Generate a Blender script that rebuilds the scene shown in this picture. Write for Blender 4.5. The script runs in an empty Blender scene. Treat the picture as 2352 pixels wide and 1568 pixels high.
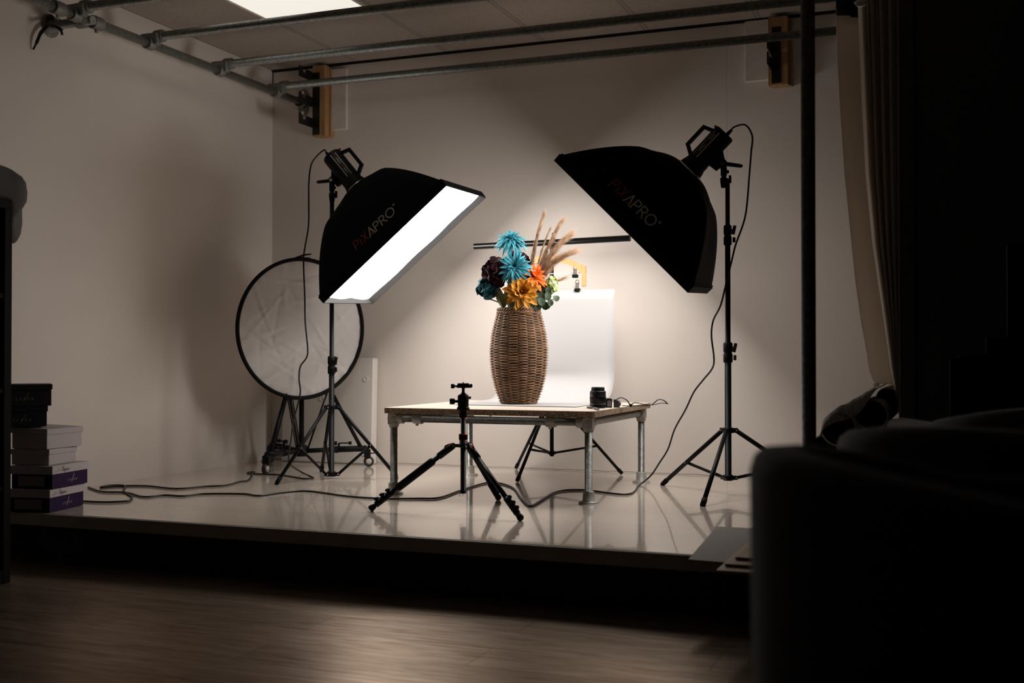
import bpy, math, random
from mathutils import Vector, Matrix, noise
random.seed(7)
PI = math.pi
sc = bpy.context.scene
col = sc.collection
V = Vector

# ------------------------------------------------------------------ camera, world, exposure
CAM_H = 0.637                       # above the white stage
YAW, PITCH = math.radians(21.37), math.radians(0.733)
FPX = 2626.4
cd = bpy.data.cameras.new('camera'); cam = bpy.data.objects.new('camera', cd); col.objects.link(cam)
cam.location = (0, 0, CAM_H); cam.rotation_euler = (PI/2 + PITCH, 0, YAW)
cd.sensor_width = 36; cd.lens = FPX / 2352 * 36; cd.clip_start = 0.05
cd.dof.use_dof = True; cd.dof.focus_distance = 5.3; cd.dof.aperture_fstop = 2.6
sc.camera = cam
w = bpy.data.worlds.new('world'); sc.world = w; w.use_nodes = True
w.node_tree.nodes['Background'].inputs[0].default_value = (0.5, 0.6, 0.8, 1)
w.node_tree.nodes['Background'].inputs[1].default_value = 0.0004
sc.view_settings.view_transform = 'Standard'; sc.view_settings.look = 'None'
sc.view_settings.exposure = 0.0; sc.view_settings.gamma = 1.0
SOFTBOX_LIGHT = 12.0                # radiance of the two diffusers
PANEL_LIGHT = 0.78

FW = V((-math.sin(YAW)*math.cos(PITCH), math.cos(YAW)*math.cos(PITCH), math.sin(PITCH)))
RT = V((math.cos(YAW), math.sin(YAW), 0)); UP = RT.cross(FW)
def at(px, py, d):                  # a point at distance d straight ahead
    return V((0, 0, CAM_H)) + (FW + RT*((px-1176)/FPX) + UP*((784-py)/FPX)) * d
def on_plane(px, py, axis, val):
    r = FW + RT*((px-1176)/FPX) + UP*((784-py)/FPX)
    o = V((0, 0, CAM_H)); t = (val - o[axis]) / r[axis]
    return o + r*t

# ------------------------------------------------------------------ materials
def mat(name, color, rough=0.5, metal=0.0, var=0.0, vscale=6.0, bump=0.0, bscale=40.0, coat=0.0, stretch=None, spec=None, sheen=0.0):
    m = bpy.data.materials.new(name); m.use_nodes = True
    nt = m.node_tree; b = nt.nodes['Principled BSDF']
    b.inputs['Base Color'].default_value = (*color, 1); b.inputs['Roughness'].default_value = rough
    b.inputs['Metallic'].default_value = metal
    if coat: b.inputs['Coat Weight'].default_value = coat; b.inputs['Coat Roughness'].default_value = 0.03
    if spec is not None: b.inputs['Specular IOR Level'].default_value = spec
    if sheen: b.inputs['Sheen Weight'].default_value = sheen
    if var or bump:
        tc = nt.nodes.new('ShaderNodeTexCoord'); mp = nt.nodes.new('ShaderNodeMapping')
        nt.links.new(tc.outputs['Object'], mp.inputs[0])
        if stretch: mp.inputs['Scale'].default_value = stretch
    if var:
        n = nt.nodes.new('ShaderNodeTexNoise'); n.inputs['Scale'].default_value = vscale; n.inputs['Detail'].default_value = 6
        nt.links.new(mp.outputs[0], n.inputs['Vector'])
        r = nt.nodes.new('ShaderNodeValToRGB')
        r.color_ramp.elements[0].position = 0.3; r.color_ramp.elements[1].position = 0.7
        r.color_ramp.elements[0].color = tuple(c*(1-var) for c in color) + (1,)
        r.color_ramp.elements[1].color = tuple(min(1, c*(1+var)) for c in color) + (1,)
        nt.links.new(n.outputs['Fac'], r.inputs[0]); nt.links.new(r.outputs[0], b.inputs['Base Color'])
    if bump:
        n2 = nt.nodes.new('ShaderNodeTexNoise'); n2.inputs['Scale'].default_value = bscale; n2.inputs['Detail'].default_value = 4
        nt.links.new(mp.outputs[0], n2.inputs['Vector'])
        bp = nt.nodes.new('ShaderNodeBump'); bp.inputs['Strength'].default_value = bump; bp.inputs['Distance'].default_value = 0.01
        nt.links.new(n2.outputs['Fac'], bp.inputs['Height']); nt.links.new(bp.outputs[0], b.inputs['Normal'])
    return m
def emit(name, color, strength):
    m = bpy.data.materials.new(name); m.use_nodes = True; nt = m.node_tree
    b = nt.nodes['Principled BSDF']; b.inputs['Base Color'].default_value = (0.7, 0.7, 0.7, 1)
    b.inputs['Emission Color'].default_value = (*color, 1); b.inputs['Emission Strength'].default_value = strength
    return m
def nodes_of(m): return m.node_tree.nodes, m.node_tree.links, m.node_tree.nodes['Principled BSDF']

M_wall = mat('wall_paint', (0.76, 0.69, 0.63), 0.75, var=0.03, vscale=1.5, bump=0.03, bscale=90)
def add_wall_lines():               # hairline plaster seam on the back wall and the crack along its foot
    n, l, b = nodes_of(M_wall2)
    geo = n.new('ShaderNodeNewGeometry'); sp = n.new('ShaderNodeSeparateXYZ'); l.new(geo.outputs['Position'], sp.inputs[0])
    nz = n.new('ShaderNodeTexNoise'); nz.inputs['Scale'].default_value = 14; nz.inputs['Detail'].default_value = 5; l.new(geo.outputs['Position'], nz.inputs['Vector'])
    def math_(op, a, c):
        x = n.new('ShaderNodeMath'); x.operation = op
        for i, q in enumerate((a, c)):
            if isinstance(q, (int, float)): x.inputs[i].default_value = q
            else: l.new(q, x.inputs[i])
        return x.outputs[0]
    wob = math_('MULTIPLY', math_('SUBTRACT', nz.outputs['Fac'], 0.5), 0.012)
    dx = math_('ABSOLUTE', math_('SUBTRACT', math_('ADD', sp.outputs['X'], wob), -1.147), 0)
    seam = math_('MULTIPLY', math_('LESS_THAN', dx, 0.0016), 0.35)
    dz = math_('ABSOLUTE', math_('SUBTRACT', math_('ADD', sp.outputs['Z'], wob), 0.004), 0)
    crack = math_('MULTIPLY', math_('LESS_THAN', dz, 0.0022), 0.6)
    f = math_('MAXIMUM', seam, crack)
    src = b.inputs['Base Color'].links[0].from_socket
    mx = n.new('ShaderNodeMixRGB'); l.new(f, mx.inputs[0]); l.new(src, mx.inputs[1]); mx.inputs[2].default_value = (0.12, 0.10, 0.085, 1)
    l.new(mx.outputs[0], b.inputs['Base Color'])
M_wall2 = mat('back_wall_paint', (0.76, 0.69, 0.63), 0.75, var=0.03, vscale=1.5, bump=0.03, bscale=90)
add_wall_lines()
M_dark = mat('dark_partition', (0.06, 0.06, 0.06), 0.6)
M_stage = mat('white_floor_paint', (0.66, 0.57, 0.485), 0.13, var=0.05, vscale=2.0, bump=0.05, bscale=26, stretch=(0.45, 3.2, 1), coat=0.6)
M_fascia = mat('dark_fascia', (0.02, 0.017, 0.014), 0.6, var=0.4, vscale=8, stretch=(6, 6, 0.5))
M_lip = mat('stage_edge', (0.48, 0.44, 0.38), 0.6, var=0.15, vscale=14)
M_galv = mat('galvanised_steel', (0.22, 0.225, 0.21), 0.42, 0.65, var=0.3, vscale=60, bump=0.08, bscale=120)
M_cast = mat('dimmed_cast_fitting', (0.22, 0.22, 0.205), 0.5, 0.35, var=0.2, vscale=40, bump=0.1, bscale=90)  # darker copy for the pipes, dimmer light there put into the colour
M_castl = mat('lit_cast_fitting', (0.42, 0.41, 0.375), 0.5, 0.2, var=0.2, vscale=40, bump=0.1, bscale=90)  # same fittings on the table, lighter colour makes up for missing light
M_black = mat('black_metal', (0.006, 0.006, 0.007), 0.42, spec=0.13)
M_blackm = mat('black_plastic', (0.006, 0.006, 0.007), 0.5, spec=0.14)
M_rubber = mat('black_rubber', (0.005, 0.005, 0.005), 0.7, spec=0.12)
M_cable = mat('black_cable', (0.005, 0.005, 0.005), 0.45)
M_softfab = mat('black_nylon', (0.0016, 0.0020, 0.0034), 0.7, bump=0.15, bscale=9, spec=0.08)
M_velvet = mat('grey_velcro', (0.0035, 0.0030, 0.0030), 0.9, var=0.3, vscale=60)
M_diff = emit('white_diffuser', (1.0, 0.95, 0.905), SOFTBOX_LIGHT)
M_panel = emit('ceiling_diffuser', (1.0, 0.965, 0.86), PANEL_LIGHT)
M_silver = mat('chrome', (0.7, 0.7, 0.7), 0.25, 1.0)
M_cream = mat('cream_print', (0.45, 0.42, 0.34), 0.6)
M_redp = mat('red_print', (0.28, 0.025, 0.012), 0.6)
M_stripe = mat('silver_stripe', (0.5, 0.52, 0.48), 0.5)
M_red = mat('red_anodised', (0.5, 0.012, 0.015), 0.35, 0.3)
M_timber = mat('pine_timber', (0.42, 0.235, 0.105), 0.6, var=0.3, vscale=5, stretch=(9, 9, 0.9), bump=0.06)
M_bracket = mat('black_bracket', (0.004, 0.004, 0.004), 0.5)
M_whitew = mat('white_painted_wood', (0.74, 0.69, 0.64), 0.6, var=0.08, vscale=25)
M_chip = mat('chipboard_edge', (0.34, 0.235, 0.155), 0.8, var=0.75, vscale=160, bump=0.2, bscale=160)
M_top = mat('chipboard_top', (0.56, 0.465, 0.39), 0.5, var=0.10, vscale=6, stretch=(1, 6, 1))
M_paper = mat('white_paper', (0.41, 0.40, 0.40), 0.6)
M_wicker = mat('brown_wicker', (0.20, 0.105, 0.050), 0.55, var=0.45, vscale=18, bump=0.15, bscale=90)
M_wickerd = mat('wicker_stake', (0.16, 0.085, 0.04), 0.7, var=0.3, vscale=20)
M_hang = mat('beech_hanger', (0.56, 0.30, 0.125), 0.45, var=0.08, vscale=8, stretch=(8, 2, 2))
M_fabric = mat('reflector_fabric', (0.60, 0.575, 0.565), 0.75, bump=0.1, bscale=25)
M_foam = mat('polystyrene', (0.72, 0.68, 0.63), 0.7, bump=0.1, bscale=200)
M_tyre = mat('caster_wheel', (0.012, 0.012, 0.012), 0.5)
M_hubw = mat('caster_hub', (0.5, 0.47, 0.42), 0.5)
M_purple = mat('purple_card', (0.020, 0.004, 0.042), 0.6, spec=0.15)
M_whitec = mat('white_card', (0.50, 0.44, 0.445), 0.6)
M_blackc = mat('dark_card', (0.020, 0.019, 0.022), 0.55)
M_bluec = mat('navy_card', (0.012, 0.018, 0.030), 0.55)
M_ink = mat('dark_ink', (0.04, 0.03, 0.03), 0.6)
M_gold = mat('gold_print', (0.35, 0.24, 0.06), 0.5)
M_silverp = mat('pale_print', (0.42, 0.38, 0.42), 0.5)
M_sticker = mat('grey_sticker', (0.22, 0.21, 0.22), 0.6)
M_shelf = mat('black_brown_wood', (0.010, 0.0085, 0.0075), 0.65, spec=0.08, var=0.3, vscale=6, stretch=(8, 8, 0.6))
M_greycl = mat('grey_cloth', (0.085, 0.08, 0.078), 0.85, var=0.15, vscale=8, bump=0.2, bscale=12)
M_chair = mat('dark_chair_fabric', (0.055, 0.048, 0.044), 0.9, var=0.1, vscale=30, sheen=0.1)
M_curt = mat('calico_curtain', (0.66, 0.60, 0.53), 0.85, var=0.06, vscale=3, bump=0.08, bscale=18)
def curtain_nodes():                # thin cloth lets some light through
    n, l, b = nodes_of(M_curt); tr = n.new('ShaderNodeBsdfTranslucent'); tr.inputs[0].default_value = (0.72, 0.64, 0.55, 1)
    mx = n.new('ShaderNodeMixShader'); mx.inputs[0].default_value = 0.55; l.new(b.outputs[0], mx.inputs[1]); l.new(tr.outputs[0], mx.inputs[2])
    l.new(mx.outputs[0], n['Material Output'].inputs[0])
curtain_nodes()
M_card = mat('brown_cardboard', (0.30, 0.185, 0.09), 0.8)
M_rollout = mat('white_vinyl', (0.30, 0.275, 0.245), 0.5, var=0.15, vscale=8)
M_greyb = mat('grey_board', (0.22, 0.20, 0.185), 0.75, var=0.10, vscale=120)
M_plank = mat('brown_laminate', (0.26, 0.165, 0.105), 0.5, var=0.2, vscale=6, stretch=(8, 1, 8))
M_lens = mat('lens_black', (0.005, 0.005, 0.006), 0.4, spec=0.18)
M_glassy = mat('grey_screen', (0.30, 0.30, 0.31), 0.3)
M_greyp = mat('grey_plastic', (0.05, 0.05, 0.052), 0.5)

def petal_mat(name, c1, c2, rough=0.55):
    m = mat(name, c1, rough); n, l, b = nodes_of(m); b.inputs['Specular IOR Level'].default_value = 0.2
    tc = n.new('ShaderNodeTexCoord'); nz = n.new('ShaderNodeTexNoise'); nz.inputs['Scale'].default_value = 45; nz.inputs['Detail'].default_value = 3
    l.new(tc.outputs['Object'], nz.inputs['Vector'])
    r = n.new('ShaderNodeValToRGB'); r.color_ramp.elements[0].position = 0.35; r.color_ramp.elements[1].position = 0.65
    r.color_ramp.elements[0].color = (*c1, 1); r.color_ramp.elements[1].color = (*c2, 1)
    l.new(nz.outputs['Fac'], r.inputs[0]); l.new(r.outputs[0], b.inputs['Base Color'])
    return m
M_blue = petal_mat('blue_petal', (0.03, 0.225, 0.30), (0.085, 0.36, 0.43))
M_burg = petal_mat('burgundy_petal', (0.007, 0.001, 0.002), (0.042, 0.003, 0.010), 0.8)
M_teal = petal_mat('teal_petal', (0.006, 0.05, 0.07), (0.018, 0.115, 0.145))
M_orange = petal_mat('orange_petal', (0.50, 0.065, 0.006), (0.70, 0.14, 0.015))
M_yellow = petal_mat('yellow_petal', (0.50, 0.21, 0.018), (0.68, 0.33, 0.05))
M_lime = petal_mat('lime_petal', (0.33, 0.42, 0.13), (0.55, 0.62, 0.30))
M_leaf = petal_mat('olive_leaf', (0.15, 0.155, 0.055), (0.26, 0.25, 0.11))
M_euc = petal_mat('eucalyptus_leaf', (0.025, 0.045, 0.022), (0.06, 0.085, 0.05))
M_stem = mat('dark_stem', (0.035, 0.035, 0.014), 0.6)
M_pampas = petal_mat('pampas_hair', (0.25, 0.145, 0.082), (0.42, 0.275, 0.175), 0.85)

# ceiling tiles: grid lines plus pin holes
M_ceil = mat('ceiling_tiles', (0.50, 0.45, 0.40), 0.9)
def ceil_nodes():
    n, l, b = nodes_of(M_ceil)
    geo = n.new('ShaderNodeNewGeometry'); sp = n.new('ShaderNodeSeparateXYZ'); l.new(geo.outputs['Position'], sp.inputs[0])
    def m_(op, a, c=0.0):
        x = n.new('ShaderNodeMath'); x.operation = op
        for i, q in enumerate((a, c)):
            if isinstance(q, (int, float)): x.inputs[i].default_value = q
            else: l.new(q, x.inputs[i])
        return x.outputs[0]
    def line(o, off, wd):
        f = m_('ABSOLUTE', m_('SUBTRACT', m_('FRACT', m_('ADD', m_('DIVIDE', m_('SUBTRACT', o, off), 0.6), 50.5)), 0.5))
        return m_('LESS_THAN', f, wd/0.6), m_('LESS_THAN', m_('ABSOLUTE', m_('SUBTRACT', f, wd/0.6)), 0.0035)
    gx, ex = line(sp.outputs['X'], -3.373, 0.012); gy, ey = line(sp.outputs['Y'], 5.158, 0.012)
    near = m_('LESS_THAN', sp.outputs['Y'], 5.3)
    gy = m_('MULTIPLY', gy, near); ey = m_('MULTIPLY', ey, near)
    g = m_('MAXIMUM', gx, gy); e = m_('MAXIMUM', ex, ey)
    vo = n.new('ShaderNodeTexVoronoi'); vo.inputs['Scale'].default_value = 75; l.new(geo.outputs['Position'], vo.inputs['Vector'])
    nz = n.new('ShaderNodeTexNoise'); nz.inputs['Scale'].default_value = 40; l.new(geo.outputs['Position'], nz.inputs['Vector'])
    hole = m_('MULTIPLY', m_('LESS_THAN', vo.outputs['Distance'], 0.26), m_('GREATER_THAN', nz.outputs['Fac'], 0.5))
    a = n.new('ShaderNodeMixRGB'); l.new(m_('MULTIPLY', hole, 0.6), a.inputs[0]); a.inputs[1].default_value = (0.41, 0.36, 0.315, 1); a.inputs[2].default_value = (0.16, 0.13, 0.11, 1)
    c = n.new('ShaderNodeMixRGB'); l.new(g, c.inputs[0]); l.new(a.outputs[0], c.inputs[1]); c.inputs[2].default_value = (0.36, 0.32, 0.30, 1)
    d = n.new('ShaderNodeMixRGB'); l.new(m_('MULTIPLY', e, 0.7), d.inputs[0]); l.new(c.outputs[0], d.inputs[1]); d.inputs[2].default_value = (0.08, 0.07, 0.06, 1)
    l.new(d.outputs[0], b.inputs['Base Color'])
ceil_nodes()
# laminate floor
M_floor = mat('laminate_floor', (0.06, 0.05, 0.04), 0.34)
def floor_nodes():
    n, l, b = nodes_of(M_floor); b.inputs['Specular Tint'].default_value = (1.0, 0.78, 0.60, 1)
    tc = n.new('ShaderNodeTexCoord'); mp = n.new('ShaderNodeMapping'); l.new(tc.outputs['Object'], mp.inputs[0])
    mp.inputs['Scale'].default_value = (0.8, 9, 1)
    nz = n.new('ShaderNodeTexNoise'); nz.inputs['Scale'].default_value = 2.6; nz.inputs['Detail'].default_value = 7; nz.inputs['Distortion'].default_value = 0.5
    l.new(mp.outputs[0], nz.inputs['Vector'])
    r = n.new('ShaderNodeValToRGB'); r.color_ramp.elements[0].position = 0.34; r.color_ramp.elements[1].position = 0.68
    r.color_ramp.elements[0].color = (0.075, 0.054, 0.040, 1); r.color_ramp.elements[1].color = (0.17, 0.128, 0.098, 1)
    l.new(nz.outputs['Fac'], r.inputs[0])
    br = n.new('ShaderNodeTexBrick'); l.new(tc.outputs['Object'], br.inputs['Vector'])
    br.inputs['Color1'].default_value = (1, 1, 1, 1); br.inputs['Color2'].default_value = (0.78, 0.78, 0.78, 1); br.inputs['Mortar'].default_value = (0.35, 0.35, 0.35, 1)
    br.inputs['Scale'].default_value = 1; br.inputs['Brick Width'].default_value = 1.25; br.inputs['Row Height'].default_value = 0.19; br.inputs['Mortar Size'].default_value = 0.0015
    mx = n.new('ShaderNodeMixRGB'); mx.blend_type = 'MULTIPLY'; mx.inputs[0].default_value = 1
    l.new(r.outputs[0], mx.inputs[1]); l.new(br.outputs[0], mx.inputs[2]); l.new(mx.outputs[0], b.inputs['Base Color'])
    bp = n.new('ShaderNodeBump'); bp.inputs['Strength'].default_value = 0.12; bp.inputs['Distance'].default_value = 0.004
    l.new(nz.outputs['Fac'], bp.inputs['Height'])
    # satin varnish over the print: a warm gloss that follows the grain
    df = n.new('ShaderNodeBsdfDiffuse'); gl = n.new('ShaderNodeBsdfGlossy'); fr = n.new('ShaderNodeFresnel'); fr.inputs[0].default_value = 1.52
    gr = n.new('ShaderNodeTexNoise'); gr.inputs['Scale'].default_value = 5; gr.inputs['Detail'].default_value = 8; gr.inputs['Distortion'].default_value = 1.2
    mp2 = n.new('ShaderNodeMapping'); mp2.inputs['Scale'].default_value = (0.9, 22, 1); l.new(tc.outputs['Object'], mp2.inputs[0]); l.new(mp2.outputs[0], gr.inputs['Vector'])
    cr = n.new('ShaderNodeValToRGB'); cr.color_ramp.elements[0].position = 0.36; cr.color_ramp.elements[1].position = 0.60
    cr.color_ramp.elements[0].color = (0.52, 0.39, 0.29, 1); cr.color_ramp.elements[1].color = (1.0, 0.80, 0.64, 1); l.new(gr.outputs['Fac'], cr.inputs[0])
    m2 = n.new('ShaderNodeMixRGB'); m2.blend_type = 'MULTIPLY'; m2.inputs[0].default_value = 0.6; l.new(cr.outputs[0], m2.inputs[1]); l.new(br.outputs[0], m2.inputs[2])
    l.new(m2.outputs[0], gl.inputs['Color']); gl.inputs['Roughness'].default_value = 0.31
    l.new(mx.outputs[0], df.inputs['Color'])
    for q in (df, gl): l.new(bp.outputs[0], q.inputs['Normal'])
    ms = n.new('ShaderNodeMixShader'); l.new(fr.outputs[0], ms.inputs[0]); l.new(df.outputs[0], ms.inputs[1]); l.new(gl.outputs[0], ms.inputs[2])
    l.new(ms.outputs[0], n['Material Output'].inputs[0])
floor_nodes()

# ------------------------------------------------------------------ mesh building
ORG = {}
class MB:
    def __init__(s): s.v = []; s.f = []; s.fm = []; s.sm = []; s.cur = 0; s.smooth = False
    def add(s, vs, fs, smooth=None):
        o = len(s.v); s.v += [V(p) for p in vs]
        for f in fs:
            s.f.append([i+o for i in f]); s.fm.append(s.cur); s.sm.append(s.smooth if smooth is None else smooth)
    def box(s, lo, hi, M=None, bev=0.0):
        lo, hi = V(lo), V(hi)
        if bev > 0:
            b = bev; pts = []
            for sx in (0, 1):
                for sy in (0, 1):
                    for sz in (0, 1):
                        c = V((hi.x if sx else lo.x, hi.y if sy else lo.y, hi.z if sz else lo.z))
                        d = V((-b if sx else b, -b if sy else b, -b if sz else b))
                        pts += [c + V((0, d.y, d.z)), c + V((d.x, 0, d.z)), c + V((d.x, d.y, 0))]
            def I(x, y, z, k): return (x*4+y*2+z)*3+k
            fs = []
            for k, (a, bb) in ((0, (1, 2)), (1, (0, 2)), (2, (0, 1))):
                for sgn in (0, 1):
                    def q(i, j):
                        t = [0, 0, 0]; t[k] = sgn; t[a] = i; t[bb] = j; return I(*t, k)
                    fs.append([q(0, 0), q(1, 0), q(1, 1), q(0, 1)])
            for k in range(3):
                a, bb = [i for i in range(3) if i != k]
                for i in (0, 1):
                    for j in (0, 1):
                        def q(e, kk):
                            t = [0, 0, 0]; t[k] = e; t[a] = i; t[bb] = j; return I(*t, kk)
                        fs.append([q(0, a), q(1, a), q(1, bb), q(0, bb)])
            for x in (0, 1):
                for y in (0, 1):
                    for z in (0, 1): fs.append([I(x, y, z, 0), I(x, y, z, 1), I(x, y, z, 2)])
        else:
            pts = [V((x, y, z)) for x in (lo.x, hi.x) for y in (lo.y, hi.y) for z in (lo.z, hi.z)]
            fs = [[0, 1, 3, 2], [4, 6, 7, 5], [0, 4, 5, 1], [2, 3, 7, 6], [0, 2, 6, 4], [1, 5, 7, 3]]
        if M is not None: pts = [M @ p for p in pts]
        s.add(pts, fs, False)
    def tube(s, pts, r, n=10, cap=True, smooth=True, flat=1.0):
        pts = [V(p) for p in pts]; k = len(pts)
        rs = r if isinstance(r, (list, tuple)) else [r]*k
        t0 = (pts[1]-pts[0]).normalized(); a = V((0, 0, 1)) if abs(t0.z) < 0.9 else V((1, 0, 0))
        nrm = t0.cross(a).normalized(); vs = []; prev = t0
        for i, p in enumerate(pts):
            if i == 0: t = t0
            elif i == k-1: t = (pts[i]-pts[i-1]).normalized()
            else: t = ((pts[i+1]-pts[i]).normalized() + (pts[i]-pts[i-1]).normalized()); t = t.normalized() if t.length > 1e-6 else prev
            q = prev.rotation_difference(t); nrm = (q @ nrm); nrm = (nrm - t*nrm.dot(t)).normalized(); bn = t.cross(nrm); prev = t
            for j in range(n):
                an = 2*PI*j/n; vs.append(p + (nrm*math.cos(an) + bn*math.sin(an)*flat)*rs[i])
        fs = [[i*n+j, i*n+(j+1) % n, (i+1)*n+(j+1) % n, (i+1)*n+j] for i in range(k-1) for j in range(n)]
        s.add(vs, fs, smooth)
        if cap:
            o = len(s.v)-len(vs)
            s.f += [[o+j for j in range(n)][::-1], [o+(k-1)*n+j for j in range(n)]]; s.fm += [s.cur]*2; s.sm += [False]*2
    def lathe(s, prof, c=(0, 0, 0), ax=(0, 0, 1), n=24, smooth=True, cap=True):
        ax = V(ax).normalized(); c = V(c); a = V((1, 0, 0)) if abs(ax.x) < 0.9 else V((0, 1, 0))
        e1 = ax.cross(a).normalized(); e2 = ax.cross(e1); vs = []
        for r, z in prof:
            for j in range(n):
                an = 2*PI*j/n; vs.append(c + ax*z + (e1*math.cos(an)+e2*math.sin(an))*r)
        k = len(prof)
        fs = [[i*n+j, i*n+(j+1) % n, (i+1)*n+(j+1) % n, (i+1)*n+j] for i in range(k-1) for j in range(n)]
        s.add(vs, fs, smooth); o = len(s.v)-len(vs)
        if cap:
            for i in (0, k-1):
                if prof[i][0] > 1e-5: s.f.append([o+i*n+j for j in range(n)]); s.fm.append(s.cur); s.sm.append(False)
    def cyl(s, a, b, r, n=16, r2=None):
        a, b = V(a), V(b); s.lathe([(r, 0), (r if r2 is None else r2, (b-a).length)], a, b-a, n)
    def ball(s, c, r, n=12, scale=(1, 1, 1)):
        c = V(c); vs = []; m = n//2
        for i in range(m+1):
            for j in range(n):
                th = PI*i/m; ph = 2*PI*j/n
                vs.append(c + V((math.sin(th)*math.cos(ph)*scale[0], math.sin(th)*math.sin(ph)*scale[1], math.cos(th)*scale[2]))*r)
        s.add(vs, [[i*n+j, (i+1)*n+j, (i+1)*n+(j+1) % n, i*n+(j+1) % n] for i in range(m) for j in range(n)], True)
    def grid(s, P, smooth=True, closed=False):
        a = len(P); b = len(P[0]); vs = [p for row in P for p in row]
        jj = range(b) if closed else range(b-1)
        s.add(vs, [[i*b+j, i*b+(j+1) % b, (i+1)*b+(j+1) % b, (i+1)*b+j] for i in range(a-1) for j in jj], smooth)
    def prism(s, poly, d, smooth=False):     # polygon (3-D points) pushed along d
        d = V(d); n = len(poly); p = [V(q) for q in poly]
        s.add(p + [q+d for q in p], [list(range(n))[::-1], [n+i for i in range(n)]] + [[i, (i+1) % n, n+(i+1) % n, n+i] for i in range(n)], smooth)
    def ribbon(s, line, wd, fn):             # flat stroke, mapped on a surface
        for (x0, y0), (x1, y1) in zip(line[:-1], line[1:]):
            dx, dy = x1-x0, y1-y0; L = math.hypot(dx, dy) or 1e-6; ux, uy = dx/L*wd*0.45, dy/L*wd*0.45; nx, ny = -dy/L*wd/2, dx/L*wd/2
            q = [(x0-ux+nx, y0-uy+ny), (x0-ux-nx, y0-uy-ny), (x1+ux-nx, y1+uy-ny), (x1+ux+nx, y1+uy+ny)]
            s.add([fn(*p) for p in q], [[0, 1, 2, 3]], False)
    def make(s, name, mats, org):
        me = bpy.data.meshes.new(name); me.from_pydata([tuple(p-org) for p in s.v], [], s.f)
        for m in (mats if isinstance(mats, (list, tuple)) else [mats]): me.materials.append(m)
        for p, m, sm in zip(me.polygons, s.fm, s.sm): p.material_index = m; p.use_smooth = sm
        me.update()
        o = bpy.data.objects.new(name, me); col.objects.link(o); return o
    def part(s, name, mats, parent, label=None):
        o = s.make(name, mats, ORG[parent]); o.parent = parent; ORG[o] = ORG[parent]
        if label: o['label'] = label
        return o
    def solo(s, name, mats, label, cat, group=None, org=None):
        if org is None:
            org = V((sum(p.x for p in s.v)/len(s.v), sum(p.y for p in s.v)/len(s.v), min(p.z for p in s.v)))
        o = s.make(name, mats, org); o.location = org; ORG[o] = org
        o['label'] = label; o['category'] = cat
        if group: o['group'] = group
        return o
    def struct(s, name, mats):
        o = s.make(name, mats, V((0, 0, 0))); o['kind'] = 'structure'; ORG[o] = V((0, 0, 0)); return o
def thing(name, label, cat, loc=(0, 0, 0), group=None):
    o = bpy.data.objects.new(name, None); col.objects.link(o); o.location = loc; o.empty_display_size = 0.1
    o['label'] = label; o['category'] = cat; ORG[o] = V(loc)
    if group: o['group'] = group
    return o
def copy_tree(o, parent=None):
    c = o.copy(); col.objects.link(c); c.parent = parent; ORG[c] = ORG.get(o, V((0, 0, 0)))
    for ch in [x for x in bpy.data.objects if x.parent == o]: copy_tree(ch, c)
    return c
def bevel(o, wd, seg=2):
    m = o.modifiers.new('bevel', 'BEVEL'); m.width = wd; m.segments = seg; m.limit_method = 'ANGLE'; return o
def spline(pts, k=8):
    P = [V(p) for p in pts]; P = [P[0]*2-P[1]] + P + [P[-1]*2-P[-2]]; out = []
    for i in range(1, len(P)-2):
        for j in range(k):
            t = j/k; a, b, c, d = P[i-1:i+3]
            out.append(0.5*((2*b)+(c-a)*t+(2*a-5*b+4*c-d)*t*t+(3*b-a-3*c+d)*t**3))
    return out + [P[-2]]

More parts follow.
